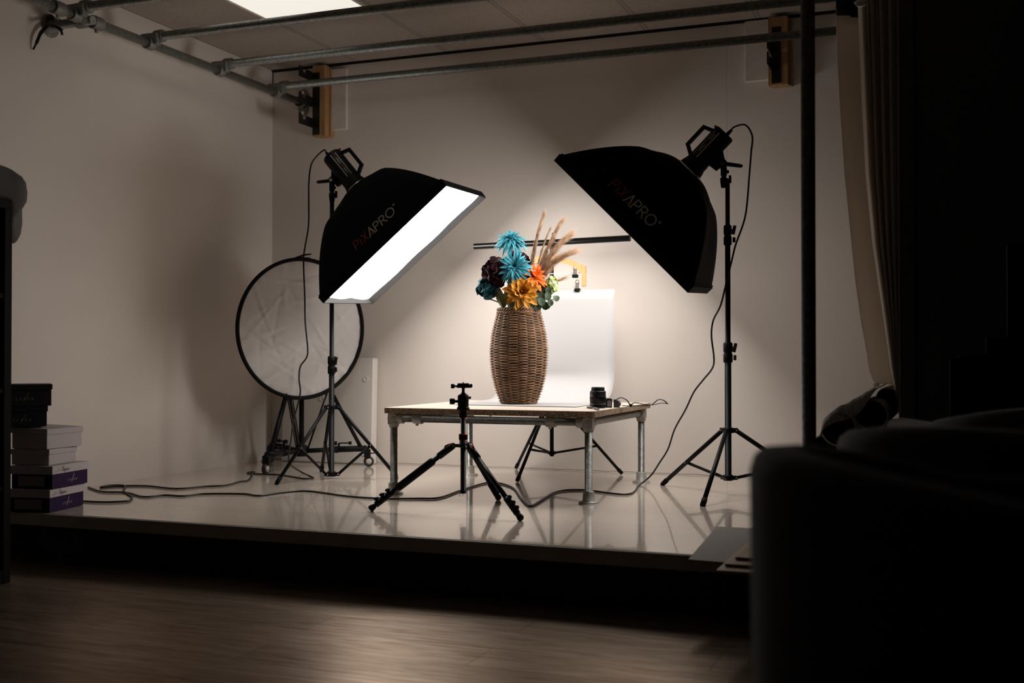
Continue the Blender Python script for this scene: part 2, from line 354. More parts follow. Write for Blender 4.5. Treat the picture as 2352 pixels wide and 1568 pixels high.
# ------------------------------------------------------------------ lettering (strokes)
def ell(cx, cy, rx, ry, a0=0, a1=360, n=18): return [(cx+rx*math.cos(math.radians(a0+(a1-a0)*i/n)), cy+ry*math.sin(math.radians(a0+(a1-a0)*i/n))) for i in range(n+1)]
bowl = [(0, 1), (.3, 1), (.5, .92), (.58, .75), (.5, .56), (.3, .47), (0, .47)]
GL = {'P': (.66, [[(0, 0), (0, 1)], bowl]), 'i': (.14, [[(.0, 0), (.0, .62)], [(.0, .84), (.0, .9)]]),
      'X': (.66, [[(0, 0), (.6, 1)], [(0, 1), (.6, 0)]]), '^': (.74, [[(0, 0), (.35, 1)], [(.35, 1), (.7, 0)]]),
      'A': (.74, [[(0, 0), (.35, 1), (.7, 0)], [(.12, .33), (.58, .33)]]),
      'R': (.70, [[(0, 0), (0, 1)], bowl, [(.28, .47), (.66, 0)]]), 'O': (1.0, [ell(.48, .5, .48, .5)]),
      'L': (.5, [[(0, 1), (0, 0), (.46, 0)]]), 'U': (.64, [[(0, 1), (0, .3), (.1, .07), (.3, 0), (.5, .07), (.6, .3), (.6, 1)]]),
      'N': (.64, [[(0, 0), (0, 1), (.6, 0), (.6, 1)]]), 'I': (.08, [[(0, 0), (0, 1)]]), 'M': (.8, [[(0, 0), (.1, 1), (.38, .2), (.66, 1), (.76, 0)]]),
      '4': (.6, [[(.45, 0), (.45, 1), (0, .3), (.6, .3)]]), '0': (.62, [ell(.3, .5, .3, .5)]), ' ': (.3, []),
      'r': (.3, [ell(.1, .9, .13, .13, n=10), [(.06, .84), (.06, .96), (.13, .93), (.07, .9), (.14, .84)]]), '.': (.1, [[(0, .05), (.02, .1)]]),
      'E': (.5, [[(.45, .9), (.3, 1), (.12, .9), (.15, .65), (.3, .55), (.1, .45), (.02, .2), (.15, 0), (.4, .1)]]),
      'l': (.26, [[(0, .05), (.2, .6), (.26, .95), (.16, .95), (.1, .5), (.14, .05), (.26, .05)]]),
      'e': (.32, [[(0, .1), (.2, .25), (.26, .4), (.14, .45), (.06, .25), (.14, .03), (.32, .08)]]),
      'g': (.38, [[(.28, .38), (.12, .42), (.05, .2), (.15, .05), (.28, .35), (.24, -.35), (.08, -.4), (.3, .02), (.38, .1)]]),
      'a': (.36, [[(.26, .38), (.1, .4), (.03, .18), (.12, .03), (.27, .36), (.26, .05), (.36, .08)]]),
      'n': (.4, [[(0, .05), (.06, .4), (.06, .05), (.2, .4), (.26, .3), (.28, .05), (.4, .1)]]),
      'c': (.3, [[(.24, .35), (.12, .42), (.03, .2), (.12, .03), (.3, .1)]])}
def text_width(t, gap): return sum(GL[c][0] + gap for c in t) - gap
def write(mb, t, h, wd, fn, x0=0.0, gap=.16, slant=0.0):
    x = x0/h
    for c in t:
        wdt, lines = GL[c]
        for ln in lines: mb.ribbon([((x+p[0]+p[1]*slant)*h, p[1]*h) for p in ln], wd, fn)
        x += wdt + gap
    return x*h

# ------------------------------------------------------------------ the room
XL, YB, ZC, YF, XR, ZF, YW = -3.97, 6.06, 2.41, 3.63, -0.20, -0.20, 4.25
m = MB(); m.box((XL-.6, -2, ZF-.1), (3.2, YW+.3, ZF)); m.struct('floor', M_floor)
m = MB(); m.box((XL-.15, -2, ZF-.1), (XL, YB+.15, ZC+.1)); m.struct('wall_left', M_wall)
m = MB(); m.box((XL, YB, ZF), (XR+.1, YB+.15, ZC+.1)); m.struct('wall_back', M_wall2)
m = MB(); m.box((XL, -2, ZC), (3.2, YB, ZC+.1)); m.struct('ceiling', M_ceil)
m = MB(); m.box((XR, YW+.02, ZF), (XR+.12, YB, ZC)); m.box((XR+.12, YW+.02, ZF), (3.2, YW+.12, ZC)); m.struct('wall_right', M_dark)
m = MB(); m.box((XR, YW-.002, ZF), (XR+.006, YW+.018, ZC)); m.struct('trim_1', mat('lit_edge_strip', (.32, .30, .27), .5))  # partition edge catching light, its brightness put into the pale colour
m = MB(); m.box((XR+.008, YW-.004, ZF), (XR+.055, YW+.018, ZC)); m.box((XR+.062, YW+.002, ZF), (XR+.50, YW+.018, ZC)); m.struct('trim_2', M_dark)
m = MB(); m.box((XL, YB-.004, ZC-.012), (XR, YB, ZC)); m.box((XL, YB-.02, ZC-.004), (XR, YB-.004, ZC)); m.struct('shadow_gap_strip', M_bracket)  # black strip stands in for the shadow gap below the ceiling
m = MB(); m.box((XL+.0, YB-.003, 2.30), (XL+.006, YB, ZC)); m.struct('trim_4', M_bracket)
# the low stage
st = MB(); st.box((XL, YF+.012, -.02), (XR, YB, 0)); stage = st.struct('stage', M_stage)
m = MB(); m.box((XL, YF, -.052), (XR, YF+.012, -.002), bev=.002); m.box((XL, YF+.012, -.052), (XR, YF+.05, -.02)); m.part('edge_board', M_lip, stage)
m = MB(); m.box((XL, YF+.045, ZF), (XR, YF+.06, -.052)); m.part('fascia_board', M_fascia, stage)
# lit ceiling panel
cl = thing('ceiling_light', 'square lit ceiling panel set among the tiles above the left pipes', 'light', (-3.073, 4.858, ZC-.02))
m = MB(); m.box((-3.357, 4.574, ZC-.012), (-2.789, 5.142, ZC-.006)); m.part('diffuser', M_panel, cl, 'glowing white diffuser')
m = MB()
for a in ((-3.373, 4.558, -2.773, 4.574), (-3.373, 5.142, -2.773, 5.158), (-3.373, 4.574, -3.357, 5.142), (-2.789, 4.574, -2.773, 5.142)): m.box((a[0], a[1], ZC-.016), (a[2], a[3], ZC-.001))
m.part('frame', M_whitew, cl)

# ------------------------------------------------------------------ scaffold of pipes under the ceiling
PR = .0212
def collar(mb, c, ax, r=.030, h=.05):
    ax = V(ax).normalized(); mb.lathe([(r*.94, -h/2), (r, -h/2+.005), (r, h/2-.005), (r*.94, h/2)], c, ax, 20)
XP, ZP = -3.744, 2.190
t = thing('side_pipe', 'long galvanised pipe running along the left wall to a flange on back wall', 'pipe', (XP, 4.4, ZP))
m = MB(); m.cyl((XP, 2.9, ZP), (XP, YB-.02, ZP), PR, 18); m.part('tube', M_galv, t)
m = MB(); F = (XP, YB, ZP)
m.lathe([(.034, -.03), (.03, -.06)], F, (0, 1, 0), 20)
pl = [V((XP+.038*math.cos(a)*1.0, YB-.001, ZP+.085*math.sin(a))) for a in [2*PI*i/28 for i in range(28)]]
m.prism(pl, (0, -.010, 0)); m.lathe([(.032, 0), (.030, .06)], (XP, YB-.06, ZP), (0, 1, 0), 20)
fl_ = m.part('wall_flange', M_cast, t)
for s in (-1, 1): m = MB(); m.lathe([(.012, 0), (.010, .005)], (XP, YB-.011, ZP+.062*s), (0, -1, 0), 12); m.part('bolt', M_silver, fl_)
for y in (4.0, 4.245):
    m = MB(); collar(m, (XP, y, ZP), (0, 1, 0), .032, .06); m.cyl((XP, y, ZP-.03), (XP+.0, y, ZP-.044), .009, 10); m.part('clamp', M_cast, t)
def cross_pipe(y, label, xe=-.20):
    z = ZP + .0425
    t = thing('cross_pipe', label, 'pipe', ((XP+xe)/2, y, z), 'pipes crossing the studio below the ceiling')
    m = MB(); m.cyl((XP-.07, y, z), (xe, y, z), PR, 18); m.part('tube', M_galv, t)
    m = MB(); collar(m, (XP+.035, y, z), (1, 0, 0), .031, .05); collar(m, (XP, y-.035, ZP), (0, 1, 0), .031, .05)
    m.box((XP-.004, y-.045, ZP-.008), (XP+.05, y-.005, z+.008), bev=.004); m.part('crossover_clamp', M_cast, t)
cross_pipe(5.787, 'galvanised pipe nearest the back wall, just below the white wall top', XR)
cross_pipe(5.235, 'shiny galvanised middle pipe of the three crossing under the ceiling', XR)
cross_pipe(4.655, 'dark galvanised pipe passing just in front of the lit ceiling panel', XR)
cross_pipe(4.14, 'dark pipe at the very top left corner of the picture', -2.6)
t = thing('wall_stub_pipe', 'short dark stub pipe joining the side pipe to left wall flange', 'pipe', (-3.86, 4.19, ZP-.004))
m = MB(); m.cyl((XL+.005, 4.19, ZP-.004), (XP+.03, 4.19, ZP-.004), PR, 18); m.part('tube', M_galv, t)
m = MB(); m.lathe([(.055, .0), (.055, .008), (.032, .012), (.030, .06)], (XL, 4.19, ZP-.004), (1, 0, 0), 24); m.part('wall_flange', M_cast, t)
m = MB(); collar(m, (XP-.035, 4.19, ZP-.004), (1, 0, 0), .031, .05); m.part('tee_collar', M_cast, t)
# spring clamp hanging from the stub
cc = V((-3.94, 4.163, 2.190))
t = thing('spring_clamp', 'black spring clamp hanging at the wall end of stub pipe, top left', 'clamp', cc)
m = MB(); m.tube(spline([cc+V((.0, .015, .025)), cc, at(95, 74, 5.28), at(84, 98, 5.26), at(76, 114, 5.26)], 4), [.014]*5+[.013]*4+[.010]*4+[.006]*4, 8, flat=.6); m.part('handle', M_bracket, t)
m = MB(); m.tube(spline([cc+V((0, .015, .025)), at(113, 56, 5.28), at(128, 61, 5.26), at(139, 68, 5.26), at(143, 80, 5.26)], 4), [.013]*8+[.011]*5+[.007]*4, 8, flat=.6); m.part('handle', M_bracket, t)
m = MB(); m.ball(cc+V((0, 0, .02)), .02); m.part('pivot', M_bracket, t)
# corner post
t = thing('scaffold_post', 'tall dark vertical pipe standing at the right front of the stage', 'post', (-.445, 3.72, 0))
m = MB(); m.cyl((-.445, 3.72, .01), (-.445, 3.72, ZC-.02), .0225, 20); m.part('tube', mat('dark_galvanised', (.10, .10, .105), .5, .8, var=.5, vscale=50, bump=.1, bscale=120), t)
m = MB(); m.lathe([(.055, 0), (.055, .007), (.035, .012), (.032, .06)], (-.445, 3.72, 0), n=24); m.part('base_flange', M_cast, t)

# timber posts with hook brackets, white battens
def hook_post(x0, x1, plate, zb, label, hooks, z_plate):
    t = thing('hook_post', label, 'bracket', ((x0+x1)/2, YB, zb), 'timber posts with backdrop hooks')
    yf = YB-.085
    m = MB(); m.box((x0, yf, zb), (x1, YB-.035, ZC-.02), bev=.002); m.part('timber', M_timber, t)
    m = MB(); m.box((x0+.012, YB-.034, zb+.002), (x1+.012, YB-.001, ZC-.03), bev=.002); m.part('backing_timber', M_timber, t)
    m = MB(); m.box((plate[0], yf-.004, z_plate[0]), (plate[1], yf, z_plate[1])); pt = m.part('hook_plate', M_bracket, t)
    for z in hooks:
        m = MB(); xx = plate[0]
        pr = [(0, .0), (0, -.052), (-.155, -.052), (-.155, .012), (-.128, .012), (-.112, -.016), (-.098, -.024), (-.084, -.016), (-.07, .006), (-.02, .006)]
        m.prism([V((xx, yf-.004+a, z+b)) for a, b in pr], (.005, 0, 0)); m.part('hook', M_bracket, pt)
hook_post(-3.632, -3.545, (-3.630, -3.582), 1.962, 'pine post with three black hooks on back wall above left softbox', (2.345, 2.190, 2.065), (1.972, 2.345))
hook_post(-.915, -.815, (-.897, -.850), 2.035, 'pine post with black hook plate on back wall beside dark vertical pipe', (2.24, 2.16), (2.045, 2.335))
m = MB(); m.box((-3.540, YB-.024, 2.005), (-3.435, YB, 2.375), bev=.003); m.solo('white_batten', M_whitew, 'white painted batten on the wall right of the left pine post', 'batten', 'white painted battens')
m = MB(); m.box((-1.045, YB-.024, 2.08), (-.920, YB, 2.40), bev=.003); m.solo('white_batten', M_whitew, 'white painted batten on the wall left of the right pine post', 'batten', 'white painted battens')

# ------------------------------------------------------------------ light stands
def light_stand(label, c, feet, z_sp, z_hub, joins, top, radii, brace_f=.55, lr=.0095):
    cx, cy = c; t = thing('light_stand', label, 'light stand', (cx, cy, 0), 'black light stands')
    zs = [z_hub-.012] + [j for j in joins] + [top]
    for i in range(len(zs)-1):
        m = MB(); m.cyl((cx, cy, zs[i]), (cx, cy, zs[i+1]+(.03 if i < len(zs)-2 else 0)), radii[i], 16); m.part('pole_section', M_black, t)
    for i, z in enumerate(joins):
        r = radii[i]
        m = MB(); m.lathe([(r+.002, -.048), (r+.006, -.044), (r+.006, -.01), (r+.003, -.006), (r+.003, .0), (r+.006, .004), (r+.006, .04), (r+.001, .046)], (cx, cy, z), n=18)
        cp = m.part('locking_collar', M_blackm, t)
        kd = V((math.cos(-.4), math.sin(-.4), 0))*(1 if i % 2 == 0 else 1)
        m = MB(); a = V((cx, cy, z+.02)) + kd*(r+.004); m.cyl(a, a+kd*.014, .005, 10)
        b = a+kd*.016; m.box((-.005, -.006, -.02), (.008, .006, .022), Matrix.Translation(b) @ Matrix.Rotation(-.4, 4, 'Z') @ Matrix.Rotation(.25, 4, 'Y'), bev=.002)
        m.box((-.004, -.005, -.012), (.008, .005, .012), Matrix.Translation(b+V((0, 0, -.045))) @ Matrix.Rotation(-.4, 4, 'Z'), bev=.002)
        m.part('knob', M_blackm, cp)
    m = MB(); m.lathe([(.024, -.012), (.026, -.008), (.026, .008), (.022, .013)], (cx, cy, z_sp), n=18)
    sp = m
    hb = MB(); hb.lathe([(.020, -.012), (.024, -.010), (.024, .010), (.020, .014)], (cx, cy, z_hub), n=18)
    legs = []; pins = []
    for fx, fy in feet:
        f = V((fx, fy, .004)); d = V((fx-cx, fy-cy, 0)).normalized(); a = V((cx, cy, z_sp)) + d*.036; q = V((cx, cy, z_hub)) + d*.036
        s = d.cross(V((0, 0, 1)))
        R = Matrix.Translation(V((cx, cy, z_sp))) @ Matrix(((d.x, s.x, 0), (d.y, s.y, 0), (0, 0, 1))).to_4x4()
        sp.box((.015, -.011, -.011), (.044, -.006, .010), R); sp.box((.015, .006, -.011), (.044, .011, .010), R)
        R2 = Matrix.Translation(V((cx, cy, z_hub))) @ Matrix(((d.x, s.x, 0), (d.y, s.y, 0), (0, 0, 1))).to_4x4()
        hb.box((.015, -.009, -.009), (.042, -.005, .009), R2); hb.box((.015, .005, -.009), (.042, .009, .009), R2)
        for P_, k in ((a, .0125), (q, .0105)):
            pins.append((P_ - s*k, P_ + s*k))
        g = a.lerp(f, brace_f); pins.append((g - s*.012, g + s*.012))
        legs.append((a, f, g, q))
    sp.part('leg_bracket', M_blackm, t); h_ = hb.part('brace_hub', M_blackm, t)
    for p_, q_ in pins: m = MB(); m.cyl(p_, q_, .0042, 8); m.part('rivet', M_silver, h_, 'small shiny rivet')
    for a, f, g, q in legs:
        m = MB(); dirn = (f-a).normalized(); m.tube([a, f-dirn*.018], lr, 10); lg = m.part('leg', M_black, t)
        m = MB(); m.tube([f-dirn*.04, f-dirn*.004, f+V((0, 0, .004))], [lr+.0025, lr+.0025, lr], 10); m.part('rubber_foot', M_rubber, lg)
        m = MB(); m.tube([g, q], .0062, 8, flat=1.2); m.part('brace', M_black, t)
    return t
JL = V((-3.0354, 5.195, 1.5517)); JR = V((-1.0112, 5.2517, 1.5239))
light_stand('black light stand in the left corner holding the glowing softbox', (JL.x-.01, 5.205), [(-3.154, 4.855), (-2.722, 5.328), (-3.28, 5.50)], .372, .024, [.592], 1.465, [.0145, .0115, .010], .54)
light_stand('black light stand at right holding the softbox seen from behind', (-.992, 5.262), [(-1.370, 5.532), (-1.016, 4.811), (-.57, 5.476)], .296, .078, [.655, 1.195], 1.45, [.0155, .0125, .0105], .58, .0105)

# ------------------------------------------------------------------ flash heads and softboxes
def basis(az, el, ro):
    a = V((math.cos(el)*math.cos(az), math.cos(el)*math.sin(az), math.sin(el)))
    h = a.cross(V((0, 0, 1))).normalized(); wv = h.cross(a)
    u = h*math.cos(ro) + wv*math.sin(ro); v = -h*math.sin(ro) + wv*math.cos(ro)
    return a, h, wv, u, v
def flash_unit(J, az, el, ro, L, off, camside, lever, lab_flash, lab_box, read):
    a, h, wv, u, v = basis(az, el, ro); O = J + wv*off; side = u*camside
    # flash head
    t = thing('studio_flash', lab_flash, 'flash', J, 'black studio flash heads')
    m = MB()
    m.lathe([(.040, -.108), (.047, -.106), (.0515, -.098), (.0515, .062), (.053, .066), (.053, .085), (.060, .108), (.061, .122)], O, a, 32)
    body = m.part('body', M_blackm, t)
    hz, hs = .0515, .093
    hp = [O + a*-.078 + wv*(hz-.006), O + a*-.060 + wv*hs, O + a*.046 + wv*hs, O + a*.072 + wv*(hz-.006)]
    m = MB(); wd = .0085
    def bar(p, q):
        d = (q-p).normalized(); n = d.cross(h).normalized()
        pr = [p + h*sx*.011 + n*sy*wd for sx, sy in ((-1, -1), (1, -1), (1, 1), (-1, 1))]; m.prism(pr, q-p)
    bar(hp[0], hp[1]+ (hp[1]-hp[0])*.06); bar(hp[1]-a*.008, hp[2]+a*.008); bar(hp[3], hp[2]+(hp[2]-hp[3])*.06)
    hd = m.part('handle', M_blackm, t); bevel(hd, .003)
    m = MB(); m.ball(O - a*.098 + wv*.055, .0065, 10); m.cyl(O - a*.098 + wv*.047, O - a*.098 + wv*.056, .0045, 8); m.part('test_button', M_red, t, 'red test button')
    wu = (wv - side*wv.dot(side)).normalized()
    def wrap(s, q, r=.0522):       # s along the axis, q up the flank, measured from the camera side
        th = q/r; return O + a*s + (side*math.cos(th) + wu*math.sin(th))*r
    m = MB(); m.ribbon([(-.085, .010), (-.03, .010), (.02, .010), (.058, .010)], .0052, lambda x, y: wrap(x, y)); m.ribbon([(-.085, .038), (0, .038), (.058, .038)], .003, lambda x, y: wrap(x, y)); m.part('silver_stripe', M_stripe, body, 'thin silver stripes')
    fn = (lambda x, y: wrap(-.080+x, .0185+y)) if read > 0 else (lambda x, y: wrap(.052-x, .0185+y))
    m = MB(); m.cur = 0; x = write(m, 'PiX', .011, .0016, fn); m.cur = 1; x = write(m, '^PRO', .011, .0018, fn, x)
    m.cur = 0; x = write(m, 'LUMI', .009, .0014, fn, x+.004); m.cur = 1; write(m, 'II400', .011, .0016, fn, x+.003); m.part('lettering', [M_redp, M_cream], body, 'red and cream lettering')
    # tilt bracket
    m = MB()
    pr = [O + a*-.045 - wv*.045, O + a*.05 - wv*.045, J + a*.045 - wv*.002, J + V((.018*(1 if a.x > 0 else -1), 0, -.022)), J + V((-.018*(1 if a.x > 0 else -1), 0, -.022)), J - a*.02 + wv*.01]
    m.prism([p - h*.012 for p in pr], h*.024); m.cyl(J - h*.02, J + h*.02, .018, 18)
    br = m.part('tilt_bracket', M_blackm, t); bevel(br, .003)
    m = MB(); m.cyl(J + side*.020, J + side*.024, .009, 14); m.part('bolt', M_silver, br, 'chrome bolt')
    m = MB(); lv = V(lever); m.tube([J + lv*.012, J + lv*.05, J + lv*.096, J + lv*.102], [.010, .0095, .0085, .004], 12); m.part('tilt_lever', M_blackm, t)
    m = MB(); B = J + V((-.004 if a.x > 0 else .004, 0, 0)); m.lathe([(.0145, -.02), (.0145, -.055), (.011, -.058), (.011, -.064), (.0165, -.067), (.0165, -.085), (.0135, -.105), (.0125, -.112)], B, n=18)
    sk = m.part('stand_socket', M_blackm, t)
    m = MB(); kd = V((.93, -.36, 0)); p = B + V((0, 0, -.076)); m.cyl(p + kd*.014, p + kd*.03, .0045, 10); q = p+kd*.033
    m.box((-.005, -.006, -.018), (.006, .006, .018), Matrix.Translation(q), bev=.002); m.cyl(B+kd*.012+V((0, 0, -.04)), B+kd*.024+V((0, 0, -.04)), .008, 10); m.part('socket_knob', M_blackm, sk)
    p0 = O - a*.106 - wv*.012; m = MB(); m.tube([p0, p0 - a*.02, p0 - a*.032], [.009, .008, .0055], 10); m.part('power_plug', M_rubber, t)
    # softbox
    t0 = .125; D = L - t0; W2, H2, R0 = .30, .43, .064; ring = O + a*t0
    t = thing('softbox', lab_box, 'softbox', J + a*L*.6, 'black rectangular softboxes')
    def g(tt): return min(1, max(0, tt))**.57
    per = []
    NS = 12
    for i in range(NS): per.append((1, -1+2*i/NS))
    for i in range(NS): per.append((1-2*i/NS, 1))
    for i in range(NS): per.append((-1, 1-2*i/NS))
    for i in range(NS): per.append((-1+2*i/NS, -1))
    def S(tt, p):
        k = min(1, max(0, tt/.22)); k = k*k*(3-2*k); q = V((p[0], p[1])); cq = q/q.length; q = cq.lerp(q, k)
        hu = R0 + (W2-R0)*g(tt); hv = R0 + (H2-R0)*g(tt)
        sag = 1 - .035*math.sin(PI*min(1, tt))*(1-max(abs(p[0]*p[1]), 0)) * k
        return ring + a*(D-.028)*tt + (u*q.x*hu + v*q.y*hv)*sag
    m = MB(); m.smooth = True
    m.grid([[S((i/26)**1.8, p) for p in per] for i in range(27)], True, closed=True)
    m.part('fabric_shell', M_softfab, t)
    m = MB(); m.lathe([(.060, -.006), (.070, -.004), (.070, .010), (.062, .014)], ring, a, 32); m.part('speed_ring', M_silver, t, 'bright metal speed ring')
    end = ring + a*(D-.028)
    def rect(k1, k2, off_): return [end + a*off_ + u*sx*(W2+k1) + v*sy*(H2+k2) for sx, sy in ((1, -1), (1, 1), (-1, 1), (-1, -1))]
    m = MB(); o1, o2, i2, i1 = rect(.0012, .0012, -.012), rect(.0, .0, .028), rect(-.004, -.004, .028), rect(-.004, -.004, -.02)
    vs = o1+o2+i2+i1; m.add(vs, [[b*4+i, b*4+(i+1) % 4, (b+1)*4+(i+1) % 4, (b+1)*4+i] for b in range(3) for i in range(4)], False)
    m.fm = [0]*4 + [1]*8; m.part('front_lip', [M_softfab, M_velvet], t, 'charcoal velcro lip')
    m = MB(); G = []
    for i in range(25):
        row = []
        for j in range(17):
            sy, sx = -1+2*i/24, -1+2*j/16
            row.append(end + a*(-.004 + .002*math.sin(sy*9)*abs(sx)**6 + .005*math.sin(sx*7)*abs(sy)**6) + u*sx*(W2-.0045) + v*sy*(H2-.0045))
        G.append(row)
    m.grid(G); m.part('diffuser', M_diff, t, 'glowing white diffuser')
    # lettering on the flank
    sg = 1 if read > 0 else -1
    wt = .062; X = .0
    hh = .050; txt = 'PiX^PRO'; tw = text_width(txt, .16)*hh + .03
    def on(x, y):
        tt = (.79 if sg > 0 else .76) - y/D + .5*hh/D; sv = sg*(x - tw/2) + (.024 if sg > 0 else .018)
        hu = R0 + (W2-R0)*g(tt); sag = 1 - .035*math.sin(PI*tt)*(1-abs(sv/H2))
        return ring + a*(D-.028)*tt + u*camside*(hu*sag + .0022) + v*sv*sag
    m = MB(); x = write(m, 'PiX', hh, .0050, on); m.cur = 1; xa = x; x = write(m, '^PRO', hh, .0066, on, x)
    m.cur = 0; m.ribbon([(xa+.020, .006), (xa+.021, .0075)], .011, on); m.ribbon([(xa+.022, .022), (xa+.0222, .024)], .007, on); m.ribbon([(xa+.0205, .035), (xa+.0206, .036)], .004, on)
    m.cur = 1; write(m, 'r', .046, .0022, lambda X_, Y_: on(X_, Y_+.004), x)
    m.part('lettering', [M_redp, M_cream], t, 'red and cream lettering')
    return O, a
OL, aL = flash_unit(JL, .12176, -.87128, -.0591, .5439, .0786, 1, (-1, .12, -.02), 'black flash head with carry handle on the left stand', 'black softbox at left with its glowing white face showing', 1)
OR, aR = flash_unit(JR, -3.12488, -.77772, .0640, .5043, .0926, -1, (.93, -.30, -.22), 'black flash head with carry handle on the right stand', 'black softbox at right, its lit face turned away from view', -1)

# cables
def cable(pts, label, grp='black power cables'):
    m = MB(); m.tube(spline(pts, 7), .0042, 8); m.solo('power_cable', M_cable, label, 'cable', grp)
cableL = [(-3.175, 5.115, 1.640), (-3.19, 5.105, 1.655), (-3.111, 5.105, 1.621)]
def plug_start(O, a):
    h = a.cross(V((0, 0, 1))).normalized(); wv = h.cross(a); p = O - a*.134 - wv*.012; return [p, p - a*.02]
cu = [(-3.111, 5.105, 1.621), (-3.122, 5.102, 1.531), (-3.123, 5.103, 1.419), (-3.125, 5.104, 1.307), (-3.116, 5.055, 1.19), (-3.123, 5.054, 1.123), (-3.118, 5.058, .945), (-3.116, 5.061, .811), (-3.105, 5.067, .677), (-3.111, 5.065, .629), (-3.14, 5.054, .584), (-3.147, 5.053, .522), (-3.141, 5.056, .455), (-3.154, 5.052, .388), (-3.192, 5.07, .297), (-3.241, 5.128, .203), (-3.30, 5.20, .115), (-3.322, 5.25, .06)]
cf = [(-3.327, 5.378), (-3.15, 5.19), (-3.125, 5.145), (-3.16, 5.118), (-3.227, 5.153), (-3.386, 5.234), (-3.525, 5.23), (-3.59, 5.31), (-3.60, 5.26), (-3.529, 5.20), (-3.377, 4.94), (-3.383, 4.873), (-3.351, 4.719), (-3.417, 4.634), (-3.487, 4.51), (-3.687, 4.551), (-3.806, 4.506), (-3.86, 4.42), (-3.872, 4.50), (-3.80, 4.52), (-3.663, 4.348), (-3.48, 4.186), (-3.401, 4.083), (-3.388, 4.039), (-3.46, 3.98), (-3.60, 3.97)]
cable(plug_start(OL, aL) + [at(728, 358, 5.92)] + cu + [(x, y, .0046) for x, y in cf], 'black cable from the left flash across the floor to shoe boxes')
cu = [(-.873, 5.229, 1.637), (-.878, 5.228, 1.561), (-.886, 5.227, 1.462), (-.897, 5.224, 1.324), (-.911, 5.22, 1.245), (-.941, 5.188, 1.144), (-.954, 5.151, 1.063), (-.977, 5.144, .964), (-1.001, 5.136, .866), (-1.042, 5.174, .799), (-1.05, 5.172, .73), (-1.05, 5.227, .631), (-1.067, 5.275, .581), (-1.118, 5.31, .525), (-1.169, 5.344, .467), (-1.217, 5.38, .382), (-1.289, 5.461, .282), (-1.331, 5.499, .183), (-1.383, 5.534, .11), (-1.43, 5.55, .045)]
cf = [(-1.467, 5.474), (-1.42, 5.077), (-1.66, 5.165), (-1.752, 5.055), (-1.707, 4.694), (-1.687, 4.531), (-1.738, 4.604), (-1.843, 4.808), (-2.023, 5.162), (-2.195, 5.302), (-2.192, 4.944), (-2.168, 4.651), (-2.245, 4.588), (-2.39, 4.533), (-2.574, 4.547), (-2.84, 4.651), (-2.923, 4.574), (-2.96, 4.42), (-3.064, 4.449), (-3.233, 4.385), (-3.275, 4.281), (-3.37, 4.28), (-3.42, 4.195), (-3.605, 4.297), (-3.733, 4.285), (-3.92, 4.403)]
cable(plug_start(OR, aR) + [at(1712, 287, 5.21)] + cu + [(x, y, .0046) for x, y in cf], 'black cable from the right flash winding under table to left wall')

# ------------------------------------------------------------------ low table of pipe and chipboard
TX0, TX1, TY0, TY1, TZ = -2.475, -1.462, 4.69, 5.665, .400
t = thing('low_table', 'low chipboard table on galvanised pipe legs in the middle of stage', 'table', (-1.97, 5.18, 0))
m = MB(); c = .02
pl = [(TX0+c, TY0), (TX1-c, TY0), (TX1-c*.3, TY0+c*.3), (TX1, TY0+c), (TX1, TY1), (TX0, TY1), (TX0, TY0+c), (TX0+c*.3, TY0+c*.3)]
n_ = len(pl); vs = [V((x, y, TZ-.026)) for x, y in pl] + [V((x, y, TZ-.003)) for x, y in pl] + [V((x, y, TZ)) for x, y in pl]
m.add(vs, [list(range(n_))[::-1]] + [[i, (i+1) % n_, n_+(i+1) % n_, n_+i] for i in range(n_)], False)
m.cur = 1; m.f += [[n_+i, n_+(i+1) % n_, 2*n_+(i+1) % n_, 2*n_+i] for i in range(n_)] + [[2*n_+i for i in range(n_)]]; m.fm += [1]*(n_+1); m.sm += [False]*(n_+1)
m.part('tabletop', [M_chip, M_top], t)
LX = (-2.440, -1.497); LY = (4.735, 5.615); ZR = .350; r_ = .0168
for x in LX:
    for y in LY:
        m = MB(); m.cyl((x, y, .03), (x, y, TZ-.03), r_, 18); lg = m.part('leg', M_galv, t)
        m = MB(); m.lathe([(.044, 0), (.044, .006), (.040, .009), (.027, .012), (.0245, .05), (.021, .054)], (x, y, 0), n=28); m.part('floor_flange', M_castl, lg)
        m = MB(); sx = 1 if x < -2 else -1; sy = 1 if y < 5 else -1
        m.lathe([(.0205, -.042), (.0225, -.038), (.0225, .022), (.021, .024)], (x, y, ZR), n=20)
        m.lathe([(.022, -.022), (.022, .03), (.0245, .034), (.0245, .05), (.021, .053)], (x, y, ZR), (sx, 0, 0), 20)
        m.lathe([(.022, -.022), (.022, .03), (.0245, .034), (.0245, .05), (.021, .053)], (x, y, ZR), (0, sy, 0), 20)
        m.box((x-.0225, y-.0225, ZR-.03), (x+.0225, y+.0225, ZR+.022), bev=.004)
        jc = m.part('corner_joint', M_castl, t)
        m = MB(); m.lathe([(.009, 0), (.009, .003), (.004, .0031), (.004, .001)], (x+.006, y-.0228, ZR), (0, -1, 0), 12); m.part('grub_screw', M_castl, jc)
        m = MB(); m.lathe([(.009, 0), (.009, .003), (.004, .0031), (.004, .001)], (x-.0228, y, ZR), (-1, 0, 0), 12); m.part('grub_screw', M_castl, jc)
for y in LY: m = MB(); m.cyl((LX[0], y, ZR), (LX[1], y, ZR), r_, 18); m.part('rail', M_galv, t)
for x in LX: m = MB(); m.cyl((x, LY[0], ZR), (x, LY[1], ZR), r_, 18); m.part('rail', M_galv, t)
